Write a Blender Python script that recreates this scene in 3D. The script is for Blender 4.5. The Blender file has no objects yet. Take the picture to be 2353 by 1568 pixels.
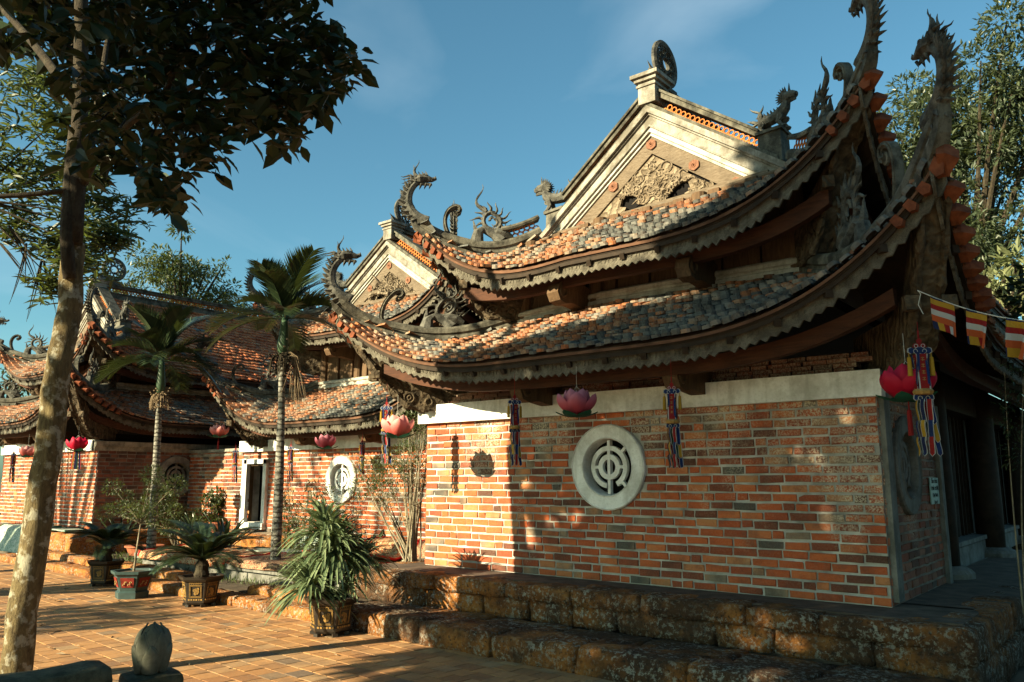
import bpy, math, random
import numpy as np
from mathutils import Vector, Matrix
from mathutils import noise as mnoise
random.seed(7); rng = np.random.default_rng(7)
S = bpy.context.scene
COL = S.collection
PI = math.pi

# ---------------------------------------------------------------- camera maths
F_, CX, CY, TH, YAW, CH = 1839., 1176., 784., math.radians(9.85), math.radians(39.05), 1.75
def ray(u, v):
    a = (u-CX)/F_; b = (CY-v)/F_
    d = (a, math.cos(TH)-b*math.sin(TH), math.sin(TH)+b*math.cos(TH))
    c, s = math.cos(YAW), math.sin(YAW)
    return Vector((c*d[0]-s*d[1], s*d[0]+c*d[1], d[2]))
def onz(u, v, z):
    d = ray(u, v); return d*((z-CH)/d.z)+Vector((0, 0, CH))
def ony(u, v, y):
    d = ray(u, v); return d*(y/d.y)+Vector((0, 0, CH))
def atd(u, v, dist):                       # point at horizontal distance dist along the sight line
    d = ray(u, v); h = math.hypot(d.x, d.y); return d*(dist/h)+Vector((0, 0, CH))

# ---------------------------------------------------------------- object helpers
def tag(o, label=None, cat=None, group=None, kind=None):
    if label: o['label'] = label
    if cat: o['category'] = cat
    if group: o['group'] = group
    if kind: o['kind'] = kind
    return o
def empty(name, loc=(0, 0, 0), rz=0):
    o = bpy.data.objects.new(name, None); COL.objects.link(o)
    o.location = loc; o.rotation_euler = (0, 0, rz); o.empty_display_size = .1
    return o
def copy_tree(o, parent=None):
    c = o.copy(); COL.objects.link(c); c.parent = parent
    for ch in list(o.children): copy_tree(ch, c)
    return c
def unit(v): return v.normalized() if v.length > 1e-9 else Vector((0, 0, 1))

class MB:
    def __init__(s): s.v = []; s.f = []; s.m = []
    def add(s, verts, faces, mat=0):
        b = len(s.v); s.v.extend([tuple(p) for p in verts])
        s.f.extend([tuple(i+b for i in f) for f in faces]); s.m.extend([mat]*len(faces)); return s
    def box(s, c, size, R=None, mat=0, taper=1.0):
        hx, hy, hz = size[0]/2, size[1]/2, size[2]/2
        c = Vector(c); vs = []
        for z in (-1, 1):
            k = taper if z > 0 else 1
            for x, y in ((-1, -1), (1, -1), (1, 1), (-1, 1)):
                p = Vector((x*hx*k, y*hy*k, z*hz))
                if R is not None: p = R @ p
                vs.append(p+c)
        return s.add(vs, [(0, 3, 2, 1), (4, 5, 6, 7), (0, 1, 5, 4), (1, 2, 6, 5), (2, 3, 7, 6), (3, 0, 4, 7)], mat)
    def tube(s, path, rad, n=8, mat=0, cap=True, flat=1.0):
        path = [Vector(p) for p in path]; N = len(path)
        if not hasattr(rad, '__len__'): rad = [rad]*N
        t = unit(path[1]-path[0]); a = Vector((0, 0, 1)) if abs(t.z) < .9 else Vector((1, 0, 0))
        side = unit(t.cross(a)); vs = []
        for i, p in enumerate(path):
            t = unit(path[min(i+1, N-1)]-path[max(i-1, 0)])
            side = unit(side-t*side.dot(t)); up = side.cross(t)
            for k in range(n):
                an = 2*PI*k/n
                vs.append(p+side*math.cos(an)*rad[i]+up*math.sin(an)*rad[i]*flat)
        fs = [(i*n+k, i*n+(k+1) % n, (i+1)*n+(k+1) % n, (i+1)*n+k) for i in range(N-1) for k in range(n)]
        if cap: fs += [tuple(range(n-1, -1, -1)), tuple((N-1)*n+k for k in range(n))]
        return s.add(vs, fs, mat)
    def sweep(s, path, prof, side=None, mat=0, up=None, sc=None):
        # prof: closed polygon of (lateral, up)
        path = [Vector(p) for p in path]; N = len(path); n = len(prof); vs = []
        for i, p in enumerate(path):
            t = unit(path[min(i+1, N-1)]-path[max(i-1, 0)])
            sd = side if side is not None else unit(t.cross(Vector((0, 0, 1))))
            U = up if up is not None else unit(sd.cross(t))
            k_ = sc[i] if sc else 1.0
            for a, b in prof: vs.append(p+sd*(a*k_)+U*(b*k_))
        fs = [(i*n+k, i*n+(k+1) % n, (i+1)*n+(k+1) % n, (i+1)*n+k) for i in range(N-1) for k in range(n)]
        fs += [tuple(range(n-1, -1, -1)), tuple((N-1)*n+k for k in range(n))]
        return s.add(vs, fs, mat)
    def plate(s, pts, o, ax, ay, th, mat=0):
        # polygon pts (2D) in plane (o,ax,ay), extruded by +-th/2 along normal
        o, ax, ay = Vector(o), Vector(ax), Vector(ay); nrm = unit(ax.cross(ay)); n = len(pts)
        vs = [o+ax*a+ay*b+nrm*(th/2) for a, b in pts]+[o+ax*a+ay*b-nrm*(th/2) for a, b in pts]
        fs = [tuple(range(n)), tuple(range(2*n-1, n-1, -1))]+[(k, n+k, n+(k+1) % n, (k+1) % n) for k in range(n)]
        return s.add(vs, fs, mat)
    def spike(s, base, d, L, r, bend=Vector((0, 0, 0)), n=5, mat=0, seg=4):
        base, d = Vector(base), unit(Vector(d)); bend = Vector(bend)
        path = [base+d*(L*i/seg)+bend*(L*(i/seg)**2) for i in range(seg+1)]
        return s.tube(path, [r*(1-i/seg)**.8+.002 for i in range(seg+1)], n, mat)
    def ring(s, c, ax, ay, R, r, n=12, m=6, mat=0, a0=0, a1=2*PI, flat=1):
        c, ax, ay = Vector(c), Vector(ax), Vector(ay)
        full = abs(a1-a0-2*PI) < 1e-6; N = n if full else n+1
        nrm = unit(ax.cross(ay)); vs = []
        for i in range(N):
            a = a0+(a1-a0)*i/n; rad = ax*math.cos(a)+ay*math.sin(a)
            for k in range(m):
                b = 2*PI*(k+.5)/m; vs.append(c+rad*(R+r*math.cos(b))+nrm*(r*flat*math.sin(b)))
        fs = []
        for i in range(n):
            j = (i+1) % N
            for k in range(m): fs.append((i*m+k, j*m+k, j*m+(k+1) % m, i*m+(k+1) % m))
        return s.add(vs, fs, mat)
    def lathe(s, prof, c=(0, 0, 0), n=20, mat=0, sq=None, a0=0):
        c = Vector(c); vs = []
        for r, z in prof:
            for k in range(n):
                a = a0+2*PI*k/n; vs.append(c+Vector((r*math.cos(a), r*math.sin(a), z)))
        N = len(prof)
        fs = [(i*n+k, i*n+(k+1) % n, (i+1)*n+(k+1) % n, (i+1)*n+k) for i in range(N-1) for k in range(n)]
        fs += [tuple(range(n-1, -1, -1)), tuple((N-1)*n+k for k in range(n))]
        return s.add(vs, fs, mat)
    def inst(s, tv, tf, M, O, mat=0):
        # template verts tv (n,3), faces tf, matrices M (N,3,3) with columns = axes, offsets O (N,3)
        tv = np.asarray(tv, float); M = np.asarray(M, float); O = np.asarray(O, float)
        if len(O) == 0: return s
        P = np.einsum('nij,kj->nki', M, tv)+O[:, None, :]
        b = len(s.v); n = len(tv)
        s.v.extend(map(tuple, P.reshape(-1, 3).tolist()))
        for i in range(len(O)):
            q = b+i*n; s.f.extend([tuple(k+q for k in f) for f in tf])
        s.m.extend([mat]*(len(O)*len(tf))); return s
    def build(s, name, mats, parent=None, smooth=False, label=None, cat=None, group=None, kind=None, loc=None):
        me = bpy.data.meshes.new(name)
        me.from_pydata(s.v, [], s.f)
        if not isinstance(mats, (list, tuple)): mats = [mats]
        for m in mats: me.materials.append(m)
        if len(mats) > 1: me.polygons.foreach_set('material_index', s.m)
        if smooth: me.polygons.foreach_set('use_smooth', [True]*len(me.polygons))
        me.update()
        o = bpy.data.objects.new(name, me); COL.objects.link(o)
        if parent is not None: o.parent = parent
        if loc is not None: o.location = loc
        return tag(o, label, cat, group, kind)

# ---------------------------------------------------------------- materials
def srgb(r, g, b):
    f = lambda c: (c/255/12.92) if c/255 <= .04045 else ((c/255+.055)/1.055)**2.4
    return (f(r), f(g), f(b), 1)
class NT:
    def __init__(s, name):
        s.mat = bpy.data.materials.new(name); s.mat.use_nodes = True
        s.t = s.mat.node_tree; s.b = s.t.nodes['Principled BSDF']; s.b.inputs['Specular IOR Level'].default_value = .25
        s.tc = s.n('ShaderNodeTexCoord'); s.geo = s.n('ShaderNodeNewGeometry')
    def n(s, typ, **kw):
        nd = s.t.nodes.new(typ)
        for k, v in kw.items(): setattr(nd, k, v)
        return nd
    def l(s, a, b): s.t.links.new(a, b)
    def val(s, sock, v):
        if hasattr(v, 'is_output') or isinstance(v, bpy.types.NodeSocket): s.l(v, sock)
        else: sock.default_value = v
    def noise(s, scale, detail=4, rough=.55, vec=None, dist=0):
        nd = s.n('ShaderNodeTexNoise'); nd.inputs['Scale'].default_value = scale
        nd.inputs['Detail'].default_value = detail; nd.inputs['Roughness'].default_value = rough; nd.inputs['Distortion'].default_value = dist
        s.l(vec if vec is not None else s.geo.outputs['Position'], nd.inputs['Vector']); return nd.outputs['Fac']
    def vor(s, scale, feature='F1', out='Distance', vec=None):
        nd = s.n('ShaderNodeTexVoronoi', feature=feature); nd.inputs['Scale'].default_value = scale
        s.l(vec if vec is not None else s.geo.outputs['Position'], nd.inputs['Vector']); return nd.outputs[out]
    def ramp(s, fac, stops, interp='LINEAR'):
        nd = s.n('ShaderNodeValToRGB'); cr = nd.color_ramp; cr.interpolation = interp
        while len(cr.elements) < len(stops): cr.elements.new(.5)
        for e, (p, c) in zip(cr.elements, stops):
            e.position = p; e.color = c if hasattr(c, '__len__') else (c, c, c, 1)
        s.l(fac, nd.inputs['Fac']); return nd.outputs['Color']
    def mix(s, fac, a, b, mode='MIX'):
        nd = s.n('ShaderNodeMix', data_type='RGBA', blend_type=mode)
        s.val(nd.inputs[0], fac); s.val(nd.inputs[6], a); s.val(nd.inputs[7], b); return nd.outputs[2]
    def math(s, op, a, b=0.0):
        nd = s.n('ShaderNodeMath', operation=op); s.val(nd.inputs[0], a); s.val(nd.inputs[1], b); return nd.outputs[0]
    def mapping(s, scale=(1, 1, 1), rot=(0, 0, 0), vec=None):
        nd = s.n('ShaderNodeMapping'); nd.inputs['Scale'].default_value = scale; nd.inputs['Rotation'].default_value = rot
        s.l(vec if vec is not None else s.geo.outputs['Position'], nd.inputs['Vector']); return nd.outputs['Vector']
    def bump(s, h, strength=.5, dist=.01):
        nd = s.n('ShaderNodeBump'); nd.inputs['Strength'].default_value = strength; nd.inputs['Distance'].default_value = dist
        s.l(h, nd.inputs['Height']); s.l(nd.outputs['Normal'], s.b.inputs['Normal'])
    def done(s, col, rough=.8, spec=None):
        s.val(s.b.inputs['Base Color'], col); s.val(s.b.inputs['Roughness'], rough)
        if spec is not None: s.b.inputs['Specular IOR Level'].default_value = spec
        return s.mat
    @property
    def rnd(s): return s.geo.outputs['Random Per Island']
M = {}
def c4(r, g, b): return (r, g, b, 1)
def plain(name, col, rough=.7, var=.25, scale=6, bump=0, bscale=40, spec=.25, trans=0):
    m = NT(name); f = m.noise(scale, 5)
    lo = tuple(c*(1-var) for c in col[:3])+(1,); hi = tuple(min(1, c*(1+var)) for c in col[:3])+(1,)
    c = m.ramp(f, [(.3, lo), (.7, hi)])
    if bump: m.bump(m.noise(bscale, 5), bump, .01)
    return m.done(c, rough, spec)

def mk_brick(name, pal, lich=.5, dark=.0):
    m = NT(name)
    c = m.ramp(m.math('ADD', m.math('MULTIPLY', m.rnd, .95), m.math('MULTIPLY', m.math('SUBTRACT', m.noise(1.1, 3, .6), .45), .8)), pal)
    sx_ = m.n('ShaderNodeSeparateXYZ'); m.l(m.geo.outputs['Position'], sx_.inputs[0]); n1 = m.math('ADD', m.noise(1.5, 4), m.math('ADD', m.math('MULTIPLY', m.math('SUBTRACT', sx_.outputs[2], 1.75), .13), m.math('MULTIPLY', m.math('ADD', sx_.outputs[0], 5.6), .022))); n2 = m.noise(55, 6, .7)
    lm = m.math('MULTIPLY', m.ramp(n1, [(.52, .06), (.68, 1)]), m.ramp(n2, [(.44, 0), (.57, 1)]))
    c = m.mix(m.math('MULTIPLY', lm, lich), c, c4(.50, .42, .31))
    c = m.mix(m.math('MULTIPLY', m.ramp(m.noise(3.2, 7, .72), [(.47, 0), (.66, 1)]), .6), c, c4(.085, .04, .028))
    if dark: c = m.mix(m.math('MULTIPLY', m.ramp(m.noise(1.3, 5), [(.4, 0), (.6, 1)]), dark), c, c4(.03, .025, .022))
    m.bump(m.noise(60, 5, .7), .5, .006)
    return m.done(c, .9)
M['brick'] = mk_brick('brick', [(0, c4(.07, .028, .018)), (.12, c4(.17, .042, .02)), (.35, c4(.30, .056, .018)), (.68, c4(.41, .092, .026)), (.86, c4(.39, .16, .065)), (.93, c4(.20, .14, .095)), (1, c4(.065, .058, .05))], .9)
M['brick_old'] = mk_brick('brick_weathered', [(0, c4(.10, .035, .02)), (.3, c4(.24, .06, .03)), (.7, c4(.3, .12, .07)), (1, c4(.06, .05, .045))], .7, .5)
M['mortar'] = plain('mortar', c4(.32, .30, .27), .95, .45, 4, .8, 60)
M['mortar_dark'] = plain('mortar_dark', c4(.2, .17, .14), .95, .5, 3, .8, 60)

def mk_tile(name, pal, lichen=.7):
    m = NT(name); fc = m.math('ADD', m.math('MULTIPLY', m.rnd, .62), m.math('MULTIPLY', m.math('SUBTRACT', m.noise(1.6, 4, .65), .36), 1.35)); c = m.ramp(fc, pal)
    n2 = m.noise(38, 6, .7); n1 = m.noise(1.1, 3)
    c = m.mix(m.math('MULTIPLY', m.ramp(n2, [(.46, 0), (.60, 1)]), m.ramp(n1, [(.38, .15*lichen), (.62, lichen)])), c, c4(.28, .26, .215))
    c = m.mix(m.math('MULTIPLY', m.ramp(m.noise(14, 5), [(.5, 0), (.7, 1)]), .6), c, c4(.06, .035, .025))
    m.bump(m.noise(50, 5, .7), .6, .006)
    return m.done(c, .85)
M['tile'] = mk_tile('roof_tile', [(0, c4(.06, .035, .025)), (.2, c4(.18, .065, .028)), (.45, c4(.30, .10, .034)), (.60, c4(.27, .15, .085)), (.76, c4(.23, .19, .15)), (.88, c4(.12, .115, .105)), (1, c4(.045, .045, .042))])
M['tile_grey'] = mk_tile('roof_tile_grey', [(0, c4(.025, .026, .026)), (.3, c4(.06, .062, .06)), (.6, c4(.10, .105, .10)), (.8, c4(.16, .155, .14)), (1, c4(.16, .075, .04))], .35)
M['tile_orange'] = mk_tile('roof_tile_orange', [(0, c4(.22, .06, .025)), (.5, c4(.42, .12, .04)), (.8, c4(.46, .16, .06)), (1, c4(.3, .2, .13))], .35)  # brighter, more orange palette for the far hall's upper right-hand slopes
M['tile_bed'] = plain('tile_bed', c4(.10, .05, .03), .95, .4, 5)
M['terracotta'] = plain('terracotta', c4(.15, .042, .017), .85, .45, 11, .6, 40)
M['lattice'] = plain('lattice_tile', c4(.42, .125, .025), .75, .3, 12)

def mk_plaster(name, base, stain, amt=.5, sc=2.5, sp=.62, bumps=.4):
    m = NT(name)
    f = m.noise(sc, 7, .68)
    c = m.mix(m.math('MULTIPLY', m.ramp(f, [(.42, 0), (sp, 1)]), amt), base, stain)
    c = m.mix(m.math('MULTIPLY', m.ramp(m.noise(45, 5, .7), [(.52, 0), (.7, 1)]), amt*.55), c, stain)
    c = m.mix(m.math('MULTIPLY', m.ramp(m.noise(2.2, 5, .6, m.mapping((5, 5, .5))), [(.5, 0), (.68, 1)]), amt*.7), c, stain)
    m.bump(m.noise(30, 6, .65), bumps, .008)
    return m.done(c, .9)
M['plaster'] = mk_plaster('white_plaster', c4(.72, .71, .69), c4(.29, .27, .23), .6)
M['plaster_pale'] = mk_plaster('lime_plaster', c4(.44, .42, .37), c4(.15, .135, .10), .7, 3)
M['plaster_old'] = mk_plaster('old_plaster', c4(.32, .29, .24), c4(.06, .055, .045), .75, 2.2)
M['gable_plaster'] = mk_plaster('gable_plaster', c4(.29, .27, .235), c4(.085, .072, .052), .8, 3.2, .6)
M['ridge'] = mk_plaster('ridge_mortar', c4(.125, .115, .09), c4(.022, .02, .015), .88, 5, .6, .8)
M['statue'] = mk_plaster('grey_stucco', c4(.11, .105, .09), c4(.02, .02, .018), .9, 9, .62, 1.0)

def mk_wood(name, a, b, sc=(1, 1, 14), rough=.8, bumps=.5, scl=4):
    m = NT(name); v = m.mapping(sc)
    f = m.noise(scl, 7, .65, v, 1.2)
    c = m.ramp(f, [(.3, a), (.7, b)])
    c = m.mix(m.math('MULTIPLY', m.ramp(m.noise(4, 4), [(.45, 0), (.7, 1)]), .35), c, tuple(x*.35 for x in a[:3])+(1,))
    m.bump(f, bumps, .01)
    return m.done(c, rough)
M['wood_pale'] = mk_wood('weathered_wood', c4(.075, .052, .032), c4(.18, .14, .10), (1, 1, 6), .85, .7, 9)
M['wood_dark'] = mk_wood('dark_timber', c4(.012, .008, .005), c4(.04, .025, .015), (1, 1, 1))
M['wood_brown'] = mk_wood('brown_timber', c4(.055, .03, .016), c4(.13, .078, .04), (6, 6, .7))
M['beam'] = mk_wood('red_brown_beam', c4(.03, .011, .006), c4(.085, .03, .013), (.6, 3, 6))
def mk_carved(name, a, b, sc=16, bs=1.0, dist=.03):
    m = NT(name)
    w = m.n('ShaderNodeTexWave', wave_type='RINGS', rings_direction='SPHERICAL'); w.inputs['Scale'].default_value = 1.6
    w.inputs['Distortion'].default_value = 9; w.inputs['Detail'].default_value = 2.5; w.inputs['Detail Scale'].default_value = sc/5
    m.l(m.mapping((sc/4,)*3), w.inputs['Vector']); f = w.outputs['Fac']
    g = m.math('ADD', m.math('MULTIPLY', f, .7), m.math('MULTIPLY', m.noise(sc*3, 5), .5))
    c = m.ramp(m.noise(8, 6), [(.35, a), (.68, b)])
    c = m.mix(m.ramp(g, [(.1, .75), (.5, 0)]), c, tuple(x*.3 for x in a[:3])+(1,))
    m.bump(g, bs, dist)
    return m.done(c, .88)
M['fascia'] = mk_carved('carved_fascia', c4(.085, .073, .055), c4(.20, .18, .14), 34, .8, .012)
M['tympanum'] = mk_carved('carved_tympanum', c4(.12, .088, .056), c4(.26, .205, .145), 10, 1.0, .03)
M['corbel'] = mk_carved('carved_corbel', c4(.034, .024, .014), c4(.11, .08, .049), 9, .8, .03)
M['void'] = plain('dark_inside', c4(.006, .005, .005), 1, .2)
M['rust'] = plain('rust_iron', c4(.16, .07, .04), .8, .4, 30, .4, 60)

def mk_laterite():
    m = NT('laterite')
    c = m.ramp(m.noise(3.0, 6, .7), [(.3, c4(.14, .045, .014)), (.5, c4(.36, .13, .026)), (.72, c4(.44, .20, .055))])
    pit = m.vor(32); p2 = m.noise(26, 7, .75)
    c = m.mix(m.ramp(p2, [(.36, 1), (.47, 0)]), c, c4(.035, .02, .012))
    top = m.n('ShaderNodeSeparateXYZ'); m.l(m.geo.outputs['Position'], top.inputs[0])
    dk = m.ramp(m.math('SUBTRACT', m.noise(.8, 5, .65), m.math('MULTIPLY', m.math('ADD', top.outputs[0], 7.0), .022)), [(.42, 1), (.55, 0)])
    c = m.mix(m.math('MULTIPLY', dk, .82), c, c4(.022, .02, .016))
    li = m.math('MULTIPLY', m.ramp(m.noise(21, 7, .78), [(.52, 0), (.57, 1)]), m.ramp(m.noise(2.3, 3), [(.38, .1), (.58, 1)]))
    c = m.mix(m.math('MULTIPLY', li, .9), c, c4(.34, .32, .27))
    h = m.math('ADD', m.math('MULTIPLY', p2, 1.4), m.math('MULTIPLY', pit, .6))
    m.bump(h, 1.0, .035)
    return m.done(c, .95)
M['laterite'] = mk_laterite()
def mk_paver():
    m = NT('paver'); c = m.ramp(m.rnd, [(0, c4(.25, .115, .048)), (.25, c4(.34, .165, .062)), (.75, c4(.385, .195, .078)), (.95, c4(.33, .20, .10)), (1, c4(.13, .09, .065))])
    c = m.mix(m.math('MULTIPLY', m.ramp(m.noise(3, 6, .7), [(.45, 0), (.68, 1)]), .6), c, c4(.10, .07, .05))
    c = m.mix(m.math('MULTIPLY', m.ramp(m.noise(30, 5, .7), [(.5, 0), (.7, 1)]), .3), c, c4(.36, .27, .18))
    m.bump(m.noise(35, 6, .7), .4, .006); return m.done(c, .85)
M['paver'] = mk_paver()
M['grout'] = plain('grout', c4(.22, .18, .13), .95, .45, 4, .5, 60)
M['plinth_top'] = plain('plinth_paving', c4(.085, .06, .045), .95, .5, 5, .6, 40)
M['soil'] = plain('soil', c4(.07, .05, .033), 1, .5, 6, .9, 30)
M['earth'] = plain('earth', c4(.10, .075, .05), 1, .5, 2, .9, 20)
M['concrete'] = mk_plaster('concrete', c4(.17, .165, .15), c4(.05, .048, .04), .7, 4)
M['mossy'] = mk_plaster('mossy_stone', c4(.085, .075, .045), c4(.022, .023, .012), .9, 10, .6, 1)
M['budstone'] = mk_plaster('bud_stone', c4(.12, .115, .085), c4(.03, .031, .02), .7, 7, .65, .5)

def mk_bark(name, a, b, lich, amt=.8, sc=(1, 1, .35)):
    m = NT(name); v = m.mapping(sc)
    f = m.noise(22, 6, .7, v); c = m.ramp(f, [(.35, a), (.65, b)])
    c = m.mix(m.math('MULTIPLY', m.ramp(m.noise(9, 5, .6), [(.52, 0), (.60, 1)]), amt), c, lich)
    m.bump(m.noise(28, 7, .75, v), 1, .03); return m.done(c, .95)
M['bark'] = mk_bark('tree_bark', c4(.06, .042, .02), c4(.16, .12, .057), c4(.34, .32, .25), .7)
M['bark_dark'] = mk_bark('dark_bark', c4(.015, .011, .007), c4(.045, .033, .02), c4(.08, .07, .045), .3)
M['bark_pale'] = mk_bark('pale_stem', c4(.12, .095, .06), c4(.24, .2, .14), c4(.32, .3, .24), .3)
def mk_palm():
    m = NT('palm_bark'); sx = m.n('ShaderNodeSeparateXYZ'); m.l(m.geo.outputs['Position'], sx.inputs[0])
    z = m.math('ADD', m.math('MULTIPLY', sx.outputs[2], 11), m.math('MULTIPLY', m.noise(5, 3), 1.2))
    r = m.ramp(m.math('FRACT', z), [(0, 0), (.25, 1), (.8, 1), (1, 0)])
    c = m.mix(r, c4(.025, .022, .018), c4(.20, .19, .165))
    c = m.mix(m.math('MULTIPLY', m.ramp(m.noise(13, 6, .7), [(.48, 0), (.56, 1)]), .8), c, c4(.055, .05, .04))
    m.bump(r, .7, .02); return m.done(c, .9)
M['palm_bark'] = mk_palm()
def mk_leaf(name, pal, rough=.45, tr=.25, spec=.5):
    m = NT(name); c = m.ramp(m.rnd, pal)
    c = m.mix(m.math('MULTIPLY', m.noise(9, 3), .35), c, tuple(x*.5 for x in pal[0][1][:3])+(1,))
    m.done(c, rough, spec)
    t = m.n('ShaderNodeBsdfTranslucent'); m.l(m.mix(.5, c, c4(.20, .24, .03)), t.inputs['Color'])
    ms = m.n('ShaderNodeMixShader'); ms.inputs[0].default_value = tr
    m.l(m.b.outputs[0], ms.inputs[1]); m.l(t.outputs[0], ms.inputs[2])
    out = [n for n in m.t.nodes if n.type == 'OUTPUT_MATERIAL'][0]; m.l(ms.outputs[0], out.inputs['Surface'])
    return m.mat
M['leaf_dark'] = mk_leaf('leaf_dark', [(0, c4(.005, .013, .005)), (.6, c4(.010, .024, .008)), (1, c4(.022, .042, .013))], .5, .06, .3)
M['leaf_mid'] = mk_leaf('leaf_mid', [(0, c4(.022, .036, .013)), (.6, c4(.045, .066, .022)), (1, c4(.085, .11, .035))], .45, .3)
M['leaf_light'] = mk_leaf('leaf_light', [(0, c4(.035, .052, .018)), (.6, c4(.065, .088, .028)), (1, c4(.12, .14, .05))], .45, .3)
M['leaf_far'] = mk_leaf('leaf_far', [(0, c4(.028, .042, .024)), (.6, c4(.05, .068, .036)), (1, c4(.09, .11, .055))], .45, .25)
M['leaf_palm'] = mk_leaf('leaf_palm', [(0, c4(.010, .02, .010)), (.7, c4(.022, .036, .016)), (1, c4(.06, .085, .032))], .33, .08)
M['leaf_strap'] = mk_leaf('leaf_strap', [(0, c4(.07, .105, .05)), (.6, c4(.15, .20, .10)), (1, c4(.26, .31, .17))], .4, .15)
M['leaf_bright'] = mk_leaf('leaf_bright', [(0, c4(.12, .14, .06)), (1, c4(.25, .26, .13))], .45, .3)
M['grass'] = mk_leaf('grass_blade', [(0, c4(.05, .08, .02)), (1, c4(.13, .17, .05))], .6, .2)
M['dry'] = plain('dry_fibre', c4(.18, .13, .08), .9, .4, 20)
M['palm_green'] = plain('crownshaft_green', c4(.04, .075, .04), .45, .25, 5)
M['pot_black'] = plain('pot_glaze', c4(.022, .017, .013), .35, .4, 9, spec=.5)
M['pot_teal'] = plain('pot_teal', c4(.03, .055, .053), .5, .35, 8, spec=.4)
M['pot_red'] = plain('pot_red', c4(.16, .017, .01), .6, .4, 14)
M['gold'] = plain('gold_paint', c4(.26, .15, .045), .5, .35, 25)
M['gold_dim'] = plain('gold_relief', c4(.30, .19, .07), .55, .4, 25, .8, 60)
M['pot_cream'] = plain('pot_cream', c4(.50, .45, .33), .6, .3, 15)
M['clay'] = plain('clay_pot', c4(.28, .085, .04), .8, .2, 8)
def cloth(name, col, rough=.75, tr=.25):
    m = NT(name); c = m.ramp(m.noise(3, 3), [(.3, tuple(x*.8 for x in col[:3])+(1,)), (.7, col)])
    m.done(c, rough)
    t = m.n('ShaderNodeBsdfTranslucent'); m.l(c, t.inputs['Color'])
    ms = m.n('ShaderNodeMixShader'); ms.inputs[0].default_value = tr
    m.l(m.b.outputs[0], ms.inputs[1]); m.l(t.outputs[0], ms.inputs[2])
    out = [n for n in m.t.nodes if n.type == 'OUTPUT_MATERIAL'][0]; m.l(ms.outputs[0], out.inputs['Surface'])
    return m.mat
def petal_mat(name, base, tip):
    m = NT(name); sx = m.n('ShaderNodeSeparateXYZ'); m.l(m.tc.outputs['Object'], sx.inputs[0])
    c = m.ramp(m.math('ADD', m.math('MULTIPLY', sx.outputs[2], 3.6), .1), [(.1, base), (.9, tip)]); m.done(c, .6)
    t = m.n('ShaderNodeBsdfTranslucent'); m.l(c, t.inputs['Color'])
    ms = m.n('ShaderNodeMixShader'); ms.inputs[0].default_value = .35
    m.l(m.b.outputs[0], ms.inputs[1]); m.l(t.outputs[0], ms.inputs[2])
    out = [n for n in m.t.nodes if n.type == 'OUTPUT_MATERIAL'][0]; m.l(ms.outputs[0], out.inputs['Surface'])
    return m.mat
M['petal'] = petal_mat('petal_pink', c4(.62, .09, .07), c4(.72, .36, .34))
M['petal_rose'] = petal_mat('petal_rose', c4(.48, .045, .07), c4(.50, .19, .25))
M['petal_red'] = petal_mat('petal_crimson', c4(.48, .006, .03), c4(.46, .01, .05))
M['sepal'] = cloth('sepal_green', c4(.015, .10, .06))
M['c_red'] = cloth('cloth_red', c4(.24, .010, .010)); M['c_blue'] = cloth('cloth_blue', c4(.008, .025, .11))
M['c_yellow'] = cloth('cloth_yellow', c4(.40, .23, .02)); M['c_green'] = cloth('cloth_green', c4(.01, .08, .045))
M['c_white'] = cloth('cloth_white', c4(.42, .43, .43)); M['c_orange'] = cloth('cloth_orange', c4(.42, .08, .02))
M['c_navy'] = cloth('cloth_navy', c4(.008, .014, .06))
M['string'] = plain('string', c4(.5, .48, .42), .8, .1)
def mk_rug(name, cols, sc=7, dist=2.5):
    m = NT(name); f = m.noise(sc, 3, .5, None, dist)
    stops = []; n = len(cols)
    for i, c in enumerate(cols): stops.append((.30+.4*i/n, c))
    c = m.ramp(f, stops, 'CONSTANT'); m.bump(m.noise(120, 3), .4, .004); return m.done(c, .95)
M['rug_red'] = mk_rug('rug_red', [c4(.12, .015, .01), c4(.33, .23, .13), c4(.14, .027, .015), c4(.28, .22, .14), c4(.10, .018, .012)], 11)
M['rug_orange'] = mk_rug('rug_orange', [c4(.34, .06, .012), c4(.34, .24, .13), c4(.27, .05, .012), c4(.36, .27, .16), c4(.11, .02, .01), c4(.34, .22, .10)], 4.5)
M['rug_green'] = mk_rug('mat_green', [c4(.11, .17, .13), c4(.36, .38, .33), c4(.17, .24, .19), c4(.40, .41, .36), c4(.32, .35, .30)], 9, 1.5)
M['rug_edge'] = cloth('rug_edge', c4(.55, .02, .015), .9, 0)
M['rug_trim'] = cloth('mat_trim', c4(.05, .14, .10), .9, 0)
M['sign'] = plain('sign_board', c4(.24, .36, .34), .5, .1)
M['ink'] = plain('sign_ink', c4(.01, .015, .015), .7, .1)

# ---------------------------------------------------------------- pagoda halls
V = Vector
TILE_V = [(-.5, .14, 0), (-.28, .01, 0), (.28, .01, 0), (.5, .14, 0), (.5, 1, 0), (-.5, 1, 0),
          (-.47, .16, 1), (-.26, .05, 1.12), (.26, .05, 1.12), (.47, .16, 1), (.5, 1, 1), (-.5, 1, 1)]
TILE_F = [(6, 7, 8, 9, 10, 11), (0, 1, 7, 6), (1, 2, 8, 7), (2, 3, 9, 8), (3, 4, 10, 9), (5, 0, 6, 11)]
def ring_template(n=10, m=4, r=.2):
    mb = MB().ring((0, 0, 0), (1, 0, 0), (0, 1, 0), .8, r, n, m); return np.array(mb.v), mb.f
RT_V, RT_F = ring_template()

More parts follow.
